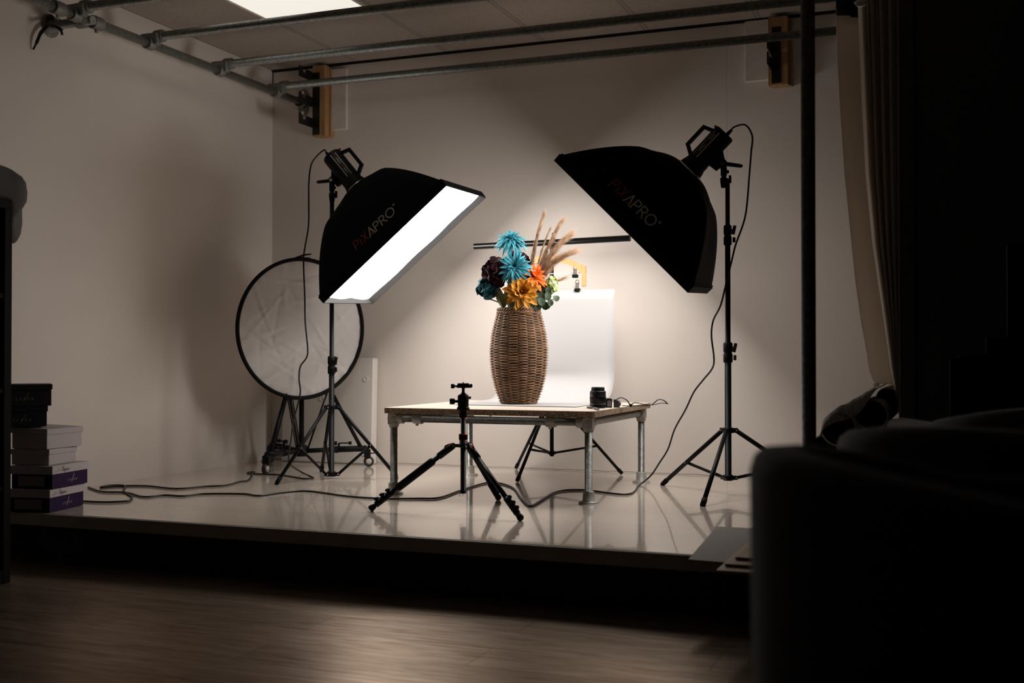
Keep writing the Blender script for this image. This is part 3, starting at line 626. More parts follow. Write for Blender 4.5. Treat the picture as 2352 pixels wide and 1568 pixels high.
for x in (-2.315, -1.668):
    m = MB(); m.cyl((x, LY[0]+.02, ZR+.004), (x, LY[1]-.02, ZR+.004), r_, 16); m.part('cross_rail', M_galv, t)
    for y, s in ((LY[0], 1), (LY[1], -1)):
        m = MB(); collar(m, (x, y, ZR), (1, 0, 0), .0245, .045); m.lathe([(.022, 0), (.022, .05)], (x, y, ZR+.002), (0, s, 0), 18); m.cyl((x-.006, y, ZR-.022), (x-.006, y, ZR-.032), .007, 10); m.part('tee_joint', M_castl, t)

# ------------------------------------------------------------------ backdrop stand, hanger, paper
BX, BY = -2.04, 5.80
t = thing('backdrop_stand', 'black tripod stand with a crossbar behind the table', 'stand', (BX, BY, 0))
m = MB(); m.cyl((BX, BY, .10), (BX, BY, 1.25), .011, 14); m.part('pole', M_black, t)
m = MB(); m.cyl((-2.506, BY+.03, 1.245), (-1.612, BY+.03, 1.258), .0165, 16); m.part('crossbar', mat('gloss_black', (.006, .006, .006), .18), t)
m = MB(); m.cyl((BX, BY+.03, 1.22), (BX, BY+.03, 1.285), .008, 10); m.ball((BX, BY+.03, 1.295), .010); m.part('crossbar_knob', M_black, t)
m = MB(); m.lathe([(.018, -.012), (.022, -.01), (.022, .01), (.018, .014)], (BX, BY, .40), n=16); m.part('leg_bracket', M_blackm, t)
m = MB(); m.lathe([(.016, -.01), (.02, -.008), (.02, .008), (.016, .01)], (BX, BY, .118), n=16); m.part('brace_hub', M_blackm, t)
for fx, fy in ((-2.085, 5.40), (-1.69, 5.94), (-2.335, 6.03)):
    f = V((fx, fy, .006)); d = V((fx-BX, fy-BY, 0)).normalized(); a = V((BX, BY, .40)) + d*.03
    m = MB(); m.tube([a, f], .0085, 10); lg = m.part('leg', M_black, t)
    m = MB(); m.tube([f+(a-f).normalized()*.03, f+V((0, 0, .002))], [.011, .010], 10); m.part('rubber_foot', M_rubber, lg)
    m = MB(); m.tube([a.lerp(f, .62), V((BX, BY, .118))+d*.012], .0062, 8); m.part('brace', M_black, t)
# bead chain on the crossbar
m = MB()
for k in range(16):
    z = 1.22 - k*.0135; m.ball((BX+.004*math.sin(k*1.3), BY-.018, z), .0052, 8)
m.tube([(BX, BY-.018, 1.24), (BX, BY-.018, 1.01)], .0016, 6)
m.solo('bead_chain', mat('black_white_beads', (.05, .05, .05), .4, var=.9, vscale=60), 'speckled bead chain hanging from the crossbar behind the pampas grass', 'chain')
# wooden two-tier clip hanger
HY = BY - .045; hx = BX; zt = 1.155
t = thing('clothes_hanger', 'beech two-tier clip hanger hanging from crossbar behind the bouquet', 'hanger', (hx, HY, zt))
m = MB()
for s in (-1, 1):
    prof = [(0, .02), (.05, .018), (.11, -.002), (.17, -.028), (.207, -.043), (.207, -.082), (.178, -.080), (.165, -.062), (.14, -.045), (.10, -.030), (.05, -.014), (0, -.010)]
    m.prism([V((hx+s*x, HY-.008, zt+z)) for x, z in (prof if s > 0 else prof[::-1])], (0, .016, 0))
m.part('shoulder_bar', M_hang, t)
for s in (-1, 1): m = MB(); m.box((hx+s*.196-.0115, HY-.007, 1.005), (hx+s*.196+.0115, HY+.007, zt-.085), bev=.002); m.part('side_arm', M_hang, t)
m = MB(); m.tube(spline([(hx, HY, zt+.02), (hx, HY, zt+.06), (hx+.004, HY+.02, zt+.09), (hx+.004, HY+.072, zt+.126), (hx, HY+.094, zt+.105), (hx, HY+.096, zt+.088)], 5), .0022, 8); m.part('hook', M_silver, t)
def clip(mb, x, z, y):
    mb.box((x-.008, y-.006, z-.008), (x-.003, y+.006, z+.022)); mb.box((x+.003, y-.006, z-.008), (x+.008, y+.006, z+.022))
    mb.tube([(x+.010*math.cos(q), y, z+.026+.010*math.sin(q)) for q in [2*PI*i/14 for i in range(15)]], .0028, 6, cap=False)
for z, xc in ((1.077, .148), (1.003, .160)):
    m = MB(); m.cyl((hx-.196, HY, z), (hx+.196, HY, z), .0016, 8); rd = m.part('rod', M_silver, t)
    for s in (-1, 1):
        m = MB(); m.cur = 0; clip(m, hx+s*xc, z, HY-.004); m.cur = 1; m.box((hx+s*xc-.015, HY-.014, z-.026), (hx+s*xc+.015, HY+.010, z-.008), bev=.003); m.part('clip', [mat('aged_metal', (.30, .26, .22), .35, .8), M_rubber], t)
# paper sweep hanging from the lower clips
m = MB(); prof = []
yw = 5.752
for i in range(9): prof.append((yw + .001*math.sin(i*.8), .987 - i*(.987-.56)/8))
for i in range(1, 15): an = i/14*PI/2; prof.append((yw - (1-math.cos(an))*.20, .56 - math.sin(an)*.157))
for i in range(1, 10): prof.append((yw-.20 - i*.054, .4028))
G = []
for k, (y, z) in enumerate(prof):
    row = []; n = 14
    for j in range(n+1):
        f = j/n; x = -2.315 + f*(.640 if k < 9 else .640) 
        e = max(0, (k-23)/9); x += e*(.03 - f*.0)
        zz = z; yy = y
        if k >= 23: yy = y + .05*(f-.5)*0 - e*.05*(f)
        if k < 9: yy += .004*math.sin(f*5+k*.3)
        if k >= 20 and f < .15: zz += (.15-f)*.03*(1-e*.8)
        row.append(V((x, yy, zz)))
    G.append(row)
m.grid(G)
p = m.solo('paper_backdrop', M_paper, 'large white paper sheet clipped to the hanger and curving onto table', 'paper sheet')
so = p.modifiers.new('thick', 'SOLIDIFY'); so.thickness = .0006; so.offset = 0

# ------------------------------------------------------------------ wicker vase
VC = V((-2.020, 5.255, TZ+.0035))
def vase_r(q):       # q 0 bottom .. 1 top
    K = [(0, .083), (.06, .095), (.15, .110), (.30, .128), (.45, .136), (.58, .137), (.72, .130), (.86, .115), (.95, .103), (1, .100)]
    for (a, ra), (b, rb) in zip(K[:-1], K[1:]):
        if q <= b: f = (q-a)/(b-a); return ra + (rb-ra)*f
    return K[-1][1]
VH = .468
t = thing('wicker_vase', 'tall brown woven wicker vase standing on the white paper', 'vase', VC)
m = MB(); NW = 9; rows = 68; seg = 108
for i in range(rows):
    q = .03 + .915*i/(rows-1); R = vase_r(q); ph = PI*(i % 2) + .35*q
    jit = [random.uniform(-.0012, .0012) for _ in range(9)]
    pts = []
    for j in range(seg):
        th = 2*PI*j/seg; s = math.cos(NW*th+ph)
        pts.append(V((math.cos(th), math.sin(th), 0))*(R + .0062*s) + V((0, 0, q*VH + .0009*math.sin(3*th+i) + jit[j % 9]*.3)) + VC)
    n = 6; vs = []
    for j in range(seg):
        th = 2*PI*j/seg; rad = V((math.cos(th), math.sin(th), 0))
        for k in range(n):
            an = 2*PI*k/n; vs.append(pts[j] + rad*math.cos(an)*.0034 + V((0, 0, math.sin(an)*.0032)))
    m.add(vs, [[j*n+k, j*n+(k+1) % n, ((j+1) % seg)*n+(k+1) % n, ((j+1) % seg)*n+k] for j in range(seg) for k in range(n)], True)
m.part('woven_wall', M_wicker, t)
m = MB()
for k in range(18):
    for dd in (-.028, .028):
        th = 2*PI*(k+.5)/18 + dd
        m.tube([VC + V((math.cos(th), math.sin(th), 0))*(vase_r(q/12)-.0002) + V((0, 0, q/12*VH)) for q in range(13)], .0024, 6)
m.part('stakes', M_wickerd, t)
m = MB()
def braid(z, R, r, turns, up):
    for k in range(3):
        m.tube([VC + V((math.cos(2*PI*j/120), math.sin(2*PI*j/120), 0))*(R + .005*math.cos(turns*2*PI*j/120 + k*2*PI/3)) + V((0, 0, z + up*math.sin(turns*2*PI*j/120 + k*2*PI/3))) for j in range(121)], r, 6, cap=False)
braid(VH*.985, .1005, .0045, 13, .007); braid(VH*.955, .103, .0040, 13, .005)
m.part('braided_rim', M_wicker, t)
m = MB()
def braid2():
    braid(.010, .084, .0045, 13, .005)
braid2(); m.lathe([(.0, .004), (.085, .004), (.085, .008), (0, .008)], VC, n=32, cap=False); m.part('braided_base', M_wicker, t)
m = MB(); m.lathe([(vase_r(q/20)-.020, q/20*VH) for q in range(1, 20)], VC, n=32, cap=False); m.part('gap_shade_sheet', mat('vase_gap_shade', (.035, .02, .01), .9), t)  # dark inner sheet puts the shade into the gaps of the weave

# ------------------------------------------------------------------ bouquet, each stem a thing of its own
S_ = .002155; TOW = V((math.sin(YAW), -math.cos(YAW), 0))
def B(px, py, tow=0.0): return V((VC.x, VC.y, TZ)) + RT*((px-1197)*S_) + V((0, 0, (927-py)*S_)) + TOW*tow
def frame(ax):
    ax = ax.normalized(); a = V((0, 0, 1)) if abs(ax.z) < .9 else V((1, 0, 0)); e1 = ax.cross(a).normalized(); return ax, e1, ax.cross(e1)
def petal(mb, base, out, upv, L, wd, curl, cup=.25, n=6, tip=.9, droop=0.0):
    side = out.cross(upv).normalized(); G = []
    for i in range(n+1):
        f = i/n; ww = wd*(math.sin(PI*min(1, f*.86+.10))**tip)*(1 if f < .98 else .15)
        c = base + out*(L*f*(1-.12*abs(curl)*f)) + upv*(L*curl*f*f - droop*L*f**3)
        G.append([c + side*ww*s + upv*(abs(s)*cup*ww) for s in (-1, -.5, 0, .5, 1)])
    mb.grid(G)
def stem_to_vase(mb, p, ax, r=.0028, k=0.0):
    q = VC + V((random.uniform(-.03, .03), random.uniform(-.03, .03), .20)); top = VC + (V((p.x, p.y, 0))-V((VC.x, VC.y, 0)))*.45
    top.z = VC.z + VH; d = V((top.x-VC.x, top.y-VC.y, 0))
    if d.length > .075: d = d*(.075/d.length); top = V((VC.x+d.x, VC.y+d.y, top.z))
    mb.tube(spline([p, p - ax*.02 + V((0, 0, -.01)), top.lerp(p, .35), top, q], 5), r, 7)
def dahlia(px, py, tow, ax, R, matl, label, cat_name, layers, wdt, droop=0.0, cup=.25, tip=.9):
    p = B(px, py, tow); ax, e1, e2 = frame(V(ax)); t = thing(cat_name, label, 'flower', p, 'artificial flowers in the wicker vase')
    m = MB()
    for li, (cnt, rl, el, curl) in enumerate(layers):
        for k in range(cnt):
            an = 2*PI*(k + .5*(li % 2) + random.uniform(-.28, .28))/cnt; rad = e1*math.cos(an) + e2*math.sin(an); ee = el + random.uniform(-.16, .16)
            out = (rad*math.cos(ee) + ax*math.sin(ee)).normalized(); upv = (ax*math.cos(ee) - rad*math.sin(ee)).normalized()
            petal(m, p + ax*(.003*li) + rad*.004, out, upv, R*rl*random.uniform(.84, 1.12), R*wdt*(.55+.45*rl), curl+random.uniform(-.16, .16), cup, droop=droop*random.uniform(.2, 1.6), tip=tip)
    m.part('bloom', matl, t)
    m = MB(); m.ball(p + ax*.006, R*.15, 10); m.part('flower_centre', matl, t)
    m = MB(); m.tube([p - ax*.012, p], [.004, .009], 8); stem_to_vase(m, p - ax*.008, ax); m.part('stem', M_stem, t)
    return t
LB = [(18, .98, -.2, -.1), (18, .95, .02, -.1), (16, .86, .25, -.06), (14, .74, .5, -.02), (11, .56, .8, .02), (8, .4, 1.15, .05)]
dahlia(1180, 555, .0, tuple(V((0, 0, .85)) + RT*.15 + TOW*.45), .088, M_blue, 'highest turquoise dahlia on a long stem above the rest', 'dahlia', LB, .092, .42, .45, .75)
dahlia(1188, 618, .085, tuple(TOW + V((0, 0, .3)) - RT*.1), .092, M_blue, 'lower turquoise dahlia facing forward between the burgundy and yellow blooms', 'dahlia', LB, .098, .18, .45, .75)
LO = [(16, 1.0, -.05, .05), (15, .92, .2, .0), (13, .76, .5, .05), (9, .52, .9, .1)]
dahlia(1229, 638, .06, tuple(TOW*.75 + RT*.5 + V((0, 0, .45))), .083, M_orange, 'bright orange dahlia at the right of the bouquet', 'dahlia', LO, .115, .1, .4, .8)
LY_ = [(11, 1.0, -.1, .06), (11, .92, .15, .1), (10, .76, .38, .2), (9, .56, .65, .3), (7, .36, .95, .35), (5, .22, 1.2, .3)]
dahlia(1204, 673, .105, tuple(TOW + RT*.12 + V((0, 0, .18))), .086, M_yellow, 'large mustard yellow dahlia at the front above the vase rim', 'dahlia', LY_, .20, .0, .42, .62)
def hydrangea(px, py, tow, R, matl, label, cnt, fr, ruff, name='hydrangea', sc_=(1, 1, 1), fourp=True):
    p = B(px, py, tow); t = thing(name, label, 'flower', p, 'artificial flowers in the wicker vase'); m = MB()
    for k in range(cnt):
        z = 1 - 2*(k+.5)/cnt
        if z < -.78: continue
        an = k*2.39996; rr = math.sqrt(1-z*z); nrm = (V((rr*math.cos(an), rr*math.sin(an), z)) + V([random.uniform(-.25, .25) for _ in range(3)])).normalized()
        c = p + V((nrm.x*sc_[0], nrm.y*sc_[1], nrm.z*sc_[2]))*R*random.uniform(.72, .95); ax, e1, e2 = frame(nrm); a0 = random.uniform(0, PI)
        for q in range(4):
            a = a0 + q*PI/2 + random.uniform(-.2, .2); out = (e1*math.cos(a)+e2*math.sin(a) + ax*random.uniform(-.1, ruff)).normalized(); upv = (ax - out*ax.dot(out)).normalized()
            petal(m, c, out, upv, fr*random.uniform(.8, 1.2), fr*.55, random.uniform(-.3, .35), random.uniform(.1, .5), 4, .6)
    m.part('flower_head', matl, t)
    m = MB(); stem_to_vase(m, p + V((0, 0, -R*.3)), V((0, 0, 1)), .003); m.part('stem', M_stem, t); return t
hydrangea(1146, 627, .035, .062, M_burg, 'large dark burgundy flower head at the left of the bouquet', 46, .034, .5)
hydrangea(1194, 602, -.05, .050, M_burg, 'smaller dark burgundy flower head half hidden behind turquoise dahlias', 34, .030, .5)
hydrangea(1126, 663, .02, .052, M_teal, 'deep teal flower head hanging lowest at the far left', 46, .026, .5)
hydrangea(1192, 704, .055, .026, M_teal, 'small teal flower head tucked under the yellow dahlia', 18, .018, .4)
hydrangea(1271, 656, .03, .040, M_lime, 'pale lime green flower head at the right edge', 62, .0145, .15, sc_=(.8, .8, 1.2))
# eucalyptus sprig
p = B(1258, 690, .05); t = thing('eucalyptus_sprig', 'dark green round-leaved eucalyptus drooping over the right of vase rim', 'foliage', p, None)
m = MB(); sm_ = MB()
sm_.tube(spline([VC+V((0, 0, .2)), B(1222, 700, .03), B(1250, 672, .05), B(1265, 650, .04)], 5), .002, 6)
sm_.tube(spline([VC+V((.02, 0, .2)), B(1228, 705, .05), B(1255, 690, .07), B(1275, 690, .07)], 5), .002, 6)
for px, py, tw, r in ((1262, 682, .08, .021), (1281, 686, .07, .019), (1248, 694, .09, .022), (1256, 704, .085, .021), (1240, 706, .08, .020), (1268, 696, .06, .018), (1242, 676, .06, .022), (1236, 690, .075, .02), (1252, 664, .04, .022), (1264, 668, .06, .018), (1228, 702, .06, .02), (1246, 650, .02, .02), (1238, 660, .03, .02), (1250, 683, .06, .022), (1262, 703, .05, .017), (1233, 678, .04, .02), (1257, 674, .03, .02)):
    c = B(px, py, tw); nn = (TOW + RT*random.uniform(-.6, .6) + V((0, 0, random.uniform(-.2, .7)))).normalized(); ax, e1, e2 = frame(nn)
    ring_ = [c + (e1*math.cos(q)*.88 + e2*math.sin(q))*r + ax*.004*math.cos(2*q) for q in [2*PI*i/12 for i in range(12)]]
    m.add([c - ax*.002] + ring_, [[0, 1+i, 1+(i+1) % 12] for i in range(12)], True)
m.part('leaves', M_euc, t); sm_.part('stem', M_stem, t)
# broad leaves
for (x0, y0), (x1, y1), tw, lab in (((1160, 708), (1143, 664), .06, 'broad olive green leaf at the left of the vase rim'), ((1179, 712), (1164, 664), .085, 'broad olive green leaf hanging left of the yellow dahlia')):
    b0, b1 = B(x0, y0, tw), B(x1, y1, tw-.01); t = thing('broad_leaf', lab, 'leaf', b0, 'broad leaves in the vase')
    m = MB(); d = (b1-b0); sd = (RT*.9 + TOW*.35).normalized(); nn = d.cross(sd).normalized(); G = []
    for i in range(11):
        f = i/10; wv_ = .029*math.sin(PI*(f*.93+.05))**.8
        G.append([b0 + d*f + sd*wv_*s + nn*(abs(s)*.010 + .012*math.sin(f*PI)) + sd*.006*math.sin(f*3) for s in (-1, -.5, 0, .5, 1)])
    m.grid(G); m.part('blade', M_leaf, t)
    m = MB(); m.tube([b0+d*f + nn*.012*math.sin(f*PI) for f in (0, .3, .6, .9)], .0012, 6); m.tube(spline([b0, VC + (b0-VC)*.4 + V((0, 0, .15)), VC+V((0, 0, .2))], 4), .002, 6); m.part('stalk', M_stem, t)
# pampas
def pampas(pts, label, spread, cnt, hl, bias):
    P = spline([B(*q) for q in pts], 10); t = thing('pampas_grass', label, 'dried grass', P[0], 'pampas grass plumes'); m = MB(); L = len(P)
    for k in range(cnt):
        f = random.random()**.9; i = min(L-2, int(f*(L-1))); c = P[i].lerp(P[i+1], random.random()); d = (P[i+1]-P[i]).normalized()
        an = random.uniform(0, 2*PI); ax, e1, e2 = frame(d); rad = e1*math.cos(an)+e2*math.sin(an)
        sp_ = spread*random.uniform(.25, 1)*(1-.5*f); dirn = (d + rad*sp_ + RT*bias*random.uniform(0, 1)).normalized(); ln = hl*random.uniform(.5, 1.15)
        sd = dirn.cross(V([random.uniform(-1, 1) for _ in range(3)])).normalized()*.0008
        e = c + dirn*ln*.55; e_ = c + dirn*ln + (RT*bias*.15 + V((0, 0, -.02)))*ln
        m.add([c-sd, c+sd, e-sd*.7, e+sd*.7, e_], [[0, 1, 3, 2], [2, 3, 4]], True)
    m.part('plume', M_pampas, t)
    m = MB(); m.tube([q for q in P], [.0025 - .0018*i/L for i in range(L)], 6); m.tube([P[0], VC+V((.02, 0, .22))], .0025, 6); m.part('stem', M_pampas, t)
pampas([(1224, 640, .0), (1229, 590, -.01), (1238, 545, -.015), (1247, 512, -.02)], 'tallest pampas plume, straight and narrow, at the left of the grasses', .21, 1300, .085, .10)
pampas([(1234, 640, -.03), (1245, 590, -.04), (1256, 555, -.05), (1264, 535, -.05)], 'short pampas plume between the two tallest plumes', .24, 600, .05, .10)
pampas([(1238, 640, .01), (1250, 600, .01), (1268, 558, .01), (1284, 526, .01)], 'second tallest pampas plume, leaning right and feathery', .27, 1400, .085, .16)
pampas([(1240, 645, .02), (1254, 610, .03), (1274, 578, .03), (1294, 556, .03)], 'bushy pampas plume spreading right across the crossbar', .36, 1300, .10, .34)
pampas([(1244, 650, .03), (1260, 620, .04), (1282, 600, .05), (1300, 590, .05)], 'lowest pampas plume, fanning right over the hanger shoulder', .40, 1200, .10, .40)
pampas([(1256, 668, .0), (1272, 652, .01), (1288, 644, .01)], 'few thin pampas wisps poking out right of lime flower', .5, 80, .085, .35)

# ------------------------------------------------------------------ photo camera and bits on the table
cb = V((-1.537, 5.015, TZ))
Mz = Matrix.Translation(cb) @ Matrix.Rotation(.10, 4, 'Z')
t = thing('camera_lens', 'black camera lens standing upright at the front right of the table', 'lens', cb)
LC = cb + V((-.002, -.005, 0))
m = MB(); m.lathe([(.035, .0005), (.0365, .003), (.0365, .016), (.034, .018), (.034, .022), (.037, .025), (.0375, .05), (.0375, .052), (.0365, .053), (.0365, .074), (.035, .077), (.0305, .079), (.0305, .082)], LC, n=36); m.part('barrel', M_lens, t)
m = MB(); m.lathe([(.0365, .0165), (.0369, .018), (.0369, .021), (.0355, .022)], LC, n=36); m.part('silver_band', M_greyp, t)
m = MB(); m.lathe([(.0308, .080), (.0300, .094), (.0285, .0955), (0, .0955)], LC, n=32, cap=False); m.part('lens_cap', M_blackm, t)
m = MB(); m.ball(LC + V((-.004, -.0362, .070)), .0014, 8); m.part('white_mark', M_silverp, t)
t = thing('photo_camera', 'black camera body lying behind the upright lens, strap trailing to the right', 'camera', cb + V((0, .07, 0)))
Mz = Matrix.Translation(cb + V((-.004, .045, 0))) @ Matrix.Rotation(.06, 4, 'Z')
m = MB(); m.box((-.042, .0, .0005), (.034, .075, .042), Mz, bev=.006); m.box((-.046, .01, .028), (-.040, .03, .044), Mz, bev=.002); m.part('body', M_blackm, t)
m = MB(); m.box((.030, -.012, .0006), (.056, -.006, .042), Mz, bev=.002); sc2 = m.part('flip_screen', M_blackm, t)
m = MB(); m.box((.034, -.0135, .006), (.052, -.012, .034), Mz); m.part('screen_panel', M_glassy, sc2, 'pale grey screen panel')
m = MB(); pr = [(.056, .0006), (.078, .0006), (.086, .016), (.080, .028), (.068, .036), (.056, .038)]
m.prism([Mz @ V((x, .02, z)) for x, z in pr], Mz.to_3x3() @ V((0, .03, 0))); m.part('hand_grip', M_greyp, t)
m = MB(); m.tube(spline([Mz @ V((.066, .04, .038)), Mz @ V((.085, .06, .044)), Mz @ V((.105, .09, .03)), Mz @ V((.118, .11, .008)), Mz @ V((.15, .15, .004)), Mz @ V((.19, .19, .004))], 6), .0038, 8, flat=.5)
m.tube(spline([Mz @ V((.09, .05, .008)), Mz @ V((.118, .10, .006)), Mz @ V((.13, .13, .018)), Mz @ V((.16, .20, .01)), Mz @ V((.185, .26, .004)), Mz @ V((.205, .33, .026)), Mz @ V((.222, .38, .022)), Mz @ V((.235, .42, .004))], 6), .0036, 8, flat=.5)
m.tube(spline([Mz @ V((.15, .15, .004)), Mz @ V((.19, .27, .004)), Mz @ V((.215, .36, .009)), Mz @ V((.238, .42, .004))], 6), .0032, 8, flat=.5)
m.ball(Mz @ V((.118, .105, .008)), .008, 10); m.part('strap', M_rubber, t)
def mk(px, py): 
    q = on_plane(px, py, 2, TZ+.006); return q
t = thing('strap_clasp', 'small grey plastic strap clasp on the table edge before the camera', 'clasp', mk(1362, 936))
for a_, b_, c_ in ((mk(1349, 934.5), mk(1361, 936), .0075), (mk(1363, 936), mk(1376, 939.5), .0065), (mk(1362, 934), mk(1379, 932), .008)):
    m = MB(); m.tube([a_, a_.lerp(b_, .15), a_.lerp(b_, .85), b_], [c_*.5, c_, c_*.9, c_*.35], 10, flat=.7); m.part('arm', M_greyp, t)

# ------------------------------------------------------------------ small tripod with ball head
TC = V((-1.912, 4.333, 0))
t = thing('camera_tripod', 'black camera tripod with red rings standing before the low table', 'tripod', TC)
zs = .268
m = MB(); m.cyl(TC+V((0, 0, .078)), TC+V((0, 0, .262)), .0115, 16); m.lathe([(.0135, 0), (.0135, .012), (.012, .014)], TC+V((0, 0, .070)), n=16); m.part('centre_column', M_black, t)
m = MB(); m.cyl(TC+V((0, 0, .315)), TC+V((0, 0, .395)), .0105, 16); m.part('upper_column', M_black, t)
m = MB(); m.lathe([(.0165, .0), (.0165, .045)], TC+V((0, 0, .263)), n=20); cs = m.part('column_collar', M_blackm, t)
for z0, rr in ((.291, .0175), (.382, .0155)):
    m = MB(); m.lathe([(rr, 0), (rr+.001, .004), (rr+.001, .020), (rr, .024)], TC+V((0, 0, z0)), n=20); tw = m.part('twist_lock', M_rubber, t)
    m = MB(); m.lathe([(rr+.0012, .0), (rr+.0012, .003)], TC+V((0, 0, z0+.023)), n=24); m.lathe([(rr+.0012, .0), (rr+.0012, .0022)], TC+V((0, 0, z0-.002)), n=24); m.part('red_ring', M_red, tw, 'red anodised ring')
m = MB(); m.lathe([(.016, .405), (.0135, .409), (.013, .412), (.0255, .413), (.0265, .417), (.0265, .424), (.023, .427), (.0225, .43), (.0235, .47), (.022, .476), (.012, .482), (.0065, .488), (.006, .503), (.011, .506)], TC, n=24); bh = m.part('ball_head', M_blackm, t)
kdir = (RT*-1.0 + TOW*.1).normalized()
m = MB(); m.lathe([(.006, 0), (.006, .016), (.0115, .018), (.0125, .022), (.0125, .036), (.011, .038)], TC+V((0, 0, .450))+kdir*.018, kdir, 16); m.lathe([(.005, 0), (.005, .008), (.006, .01)], TC+V((0, 0, .465))-kdir*.022, -kdir, 12); m.part('locking_knob', M_rubber, bh)
m = MB(); Mp = Matrix.Translation(TC+V((0, 0, .506))) @ Matrix.Rotation(YAW+.1, 4, 'Z')
m.box((-.028, -.022, 0), (.034, .022, .013), Mp, bev=.003); m.box((.026, -.020, .002), (.037, .020, .016), Mp, bev=.002); qp = m.part('quick_release_clamp', M_blackm, t)
m = MB(); m.box((-.024, -.018, .013), (.024, .018, .019), Mp, bev=.002); m.cyl(TC+V((0, 0, .524)), TC+V((0, 0, .529)), .003, 10); m.part('mounting_plate', M_blackm, qp)
m = MB(); m.lathe([(.004, 0), (.004, .008), (.0085, .01), (.0095, .013), (.0095, .022), (.0085, .024)], TC+V((0, 0, .513))+kdir*.027, kdir, 16); m.part('clamp_knob', M_rubber, qp)
m = MB(); m.tube(spline([TC+V((0, 0, .066)), TC+V((-.006, 0, .058)), TC+V((-.016, 0, .060)), TC+V((-.016, 0, .072))], 4), .0013, 6); m.part('ballast_hook', M_silver, t)
m = MB(); m.lathe([(.017, -.008), (.024, -.006), (.024, .006), (.017, .008)], TC+V((0, 0, zs)), n=20); spd = m
for fx, fy in ((-2.256, 4.164), (-1.579, 4.134), (-1.902, 4.70)):
    d = V((fx-TC.x, fy-TC.y, 0)).normalized(); a = TC + V((0, 0, zs)) + d*.042; f = V((fx, fy, .008)); ax = (f-a).normalized(); s = d.cross(V((0, 0, 1))); Ln = (f-a).length
    R = Matrix.Translation(TC+V((0, 0, zs))) @ Matrix(((d.x, s.x, 0), (d.y, s.y, 0), (0, 0, 1))).to_4x4()
    spd.box((.012, -.008, -.007), (.048, .008, .006), R, bev=.002)
    m = MB(); m.tube([a, a+ax*.075], .0145, 12); m.cyl(a - s*.015, a + s*.015, .011, 14)
    k = Ln; m.tube([a+ax*.07, a+ax*(k*.80)], .0105, 12); m.tube([a+ax*(k*.78), a+ax*(k*.95)], .0082, 10)
    lg = m.part('leg', M_black, t)
    m = MB(); m.cyl(a - s*.0156, a + s*.0156, .0055, 12); m.part('hinge_bolt', M_silver, lg)
    m = MB(); up_ = s.cross(ax); up_ = up_ if up_.z > 0 else -up_; q0 = a + ax*.004 + up_*.013; m.tube([q0, q0+ax*.020+up_*.004, q0 + ax*.030 + up_*.001], [.003, .0045, .003], 8); m.part('angle_catch', M_red, lg, 'red angle catch')
    if fx < -2: m = MB(); m.tube([a+ax*.10, a+ax*.11, a+ax*(k*.66), a+ax*(k*.67)], [.0135, .0165, .0165, .0135], 14); m.part('foam_grip', M_rubber, lg)
    for g0 in (.76, .83, .895):
        m = MB(); c = a+ax*(k*g0); m.tube([c-ax*.014, c+ax*.014], .0135, 10); m.box((-.004, -.006, -.012), (.010, .006, .012), Matrix.Translation(c+up_*.014+s*.004), bev=.002); m.ball(c+up_*.020, .0085, 8, (1, 1, .8)); m.part('flip_lock', M_blackm, lg)
    m = MB(); m.tube([a+ax*(k*.94), a+ax*(k*.985), f+V((0, 0, .0))], [.011, .0145, .0115], 12); m.part('rubber_foot', M_rubber, lg)
spd.part('leg_spider', M_blackm, t)

# ------------------------------------------------------------------ round reflector and its rolling stand
RC = V((-3.436, 5.548, .791)); RN = V((.861, -.509, -.02)).normalized(); RS = V((0, 0, 1)).cross(RN).normalized(); RU = RN.cross(RS); RR = .385
t = thing('round_reflector', 'round white fabric reflector with a black rim in the left corner', 'reflector', RC)
m = MB(); G = []
rnd = [(random.uniform(-1, 1), random.uniform(-1, 1), random.uniform(0, 2*PI), random.uniform(.2, .7), random.uniform(.0018, .0045)*random.choice((1, 1, -1))) for _ in range(46)]
for i in range(61):
    r = RR*(.002 + .985*i/60); row = []
    for j in range(180):
        th = 2*PI*j/180; x, y = r*math.cos(th), r*math.sin(th)
        dz = .0
        for (cx, cy, an, ln_, am) in rnd:
            px_, py_ = x/RR-cx*.8, y/RR-cy*.8; al = px_*math.cos(an)+py_*math.sin(an); ac = -px_*math.sin(an)+py_*math.cos(an)
            dz += am*math.exp(-(al/ln_)**2)*math.exp(-(ac/.028)**2)
        dz += .004*noise.noise(V((x*7, y*7, 2)))
        rim_f = min(1, (RR-r)/.05)
        dz += (1-rim_f)*.003*math.sin(th*34 + 2*math.sin(th*5))
        row.append(RC + RS*x + RU*y + RN*(dz - .006))
    G.append(row)
m.grid(G, True, closed=True); m.part('fabric', M_fabric, t)
m = MB(); m.tube([RC + (RS*math.cos(q)+RU*math.sin(q))*(RR+.004) for q in [2*PI*i/96 for i in range(97)]], .0115, 8, cap=False); m.part('rim', M_rubber, t)
m = MB(); tp = RC + RU*(RR+.012); m.box((-.045, -.012, -.012), (.045, .012, .004), Matrix.Translation(tp) @ Matrix(((RS.x, RN.x, RU.x), (RS.y, RN.y, RU.y), (RS.z, RN.z, RU.z))).to_4x4() @ Matrix.Rotation(-.0, 4, 'Z'), bev=.004)
m.tube([tp - RS*.065 - RU*.008, tp + RS*.01 + RU*.018, tp + RS*.05 + RU*.024], [.006, .009, .006], 8, flat=.6); m.tube([tp+RS*.045-RU*.006, tp+RS*.10-RU*.018], [.007, .004], 8); m.part('top_clip', M_rubber, t)
SX, SY = -3.508, 5.66
t = thing('rolling_stand', 'black stand on three casters behind the round reflector', 'stand', (SX, SY, 0))
m = MB(); m.cyl((SX, SY, .075), (SX, SY, 1.195), .0145, 16); m.part('pole', M_black, t)
tcl = RC + RU*(RR+.012)
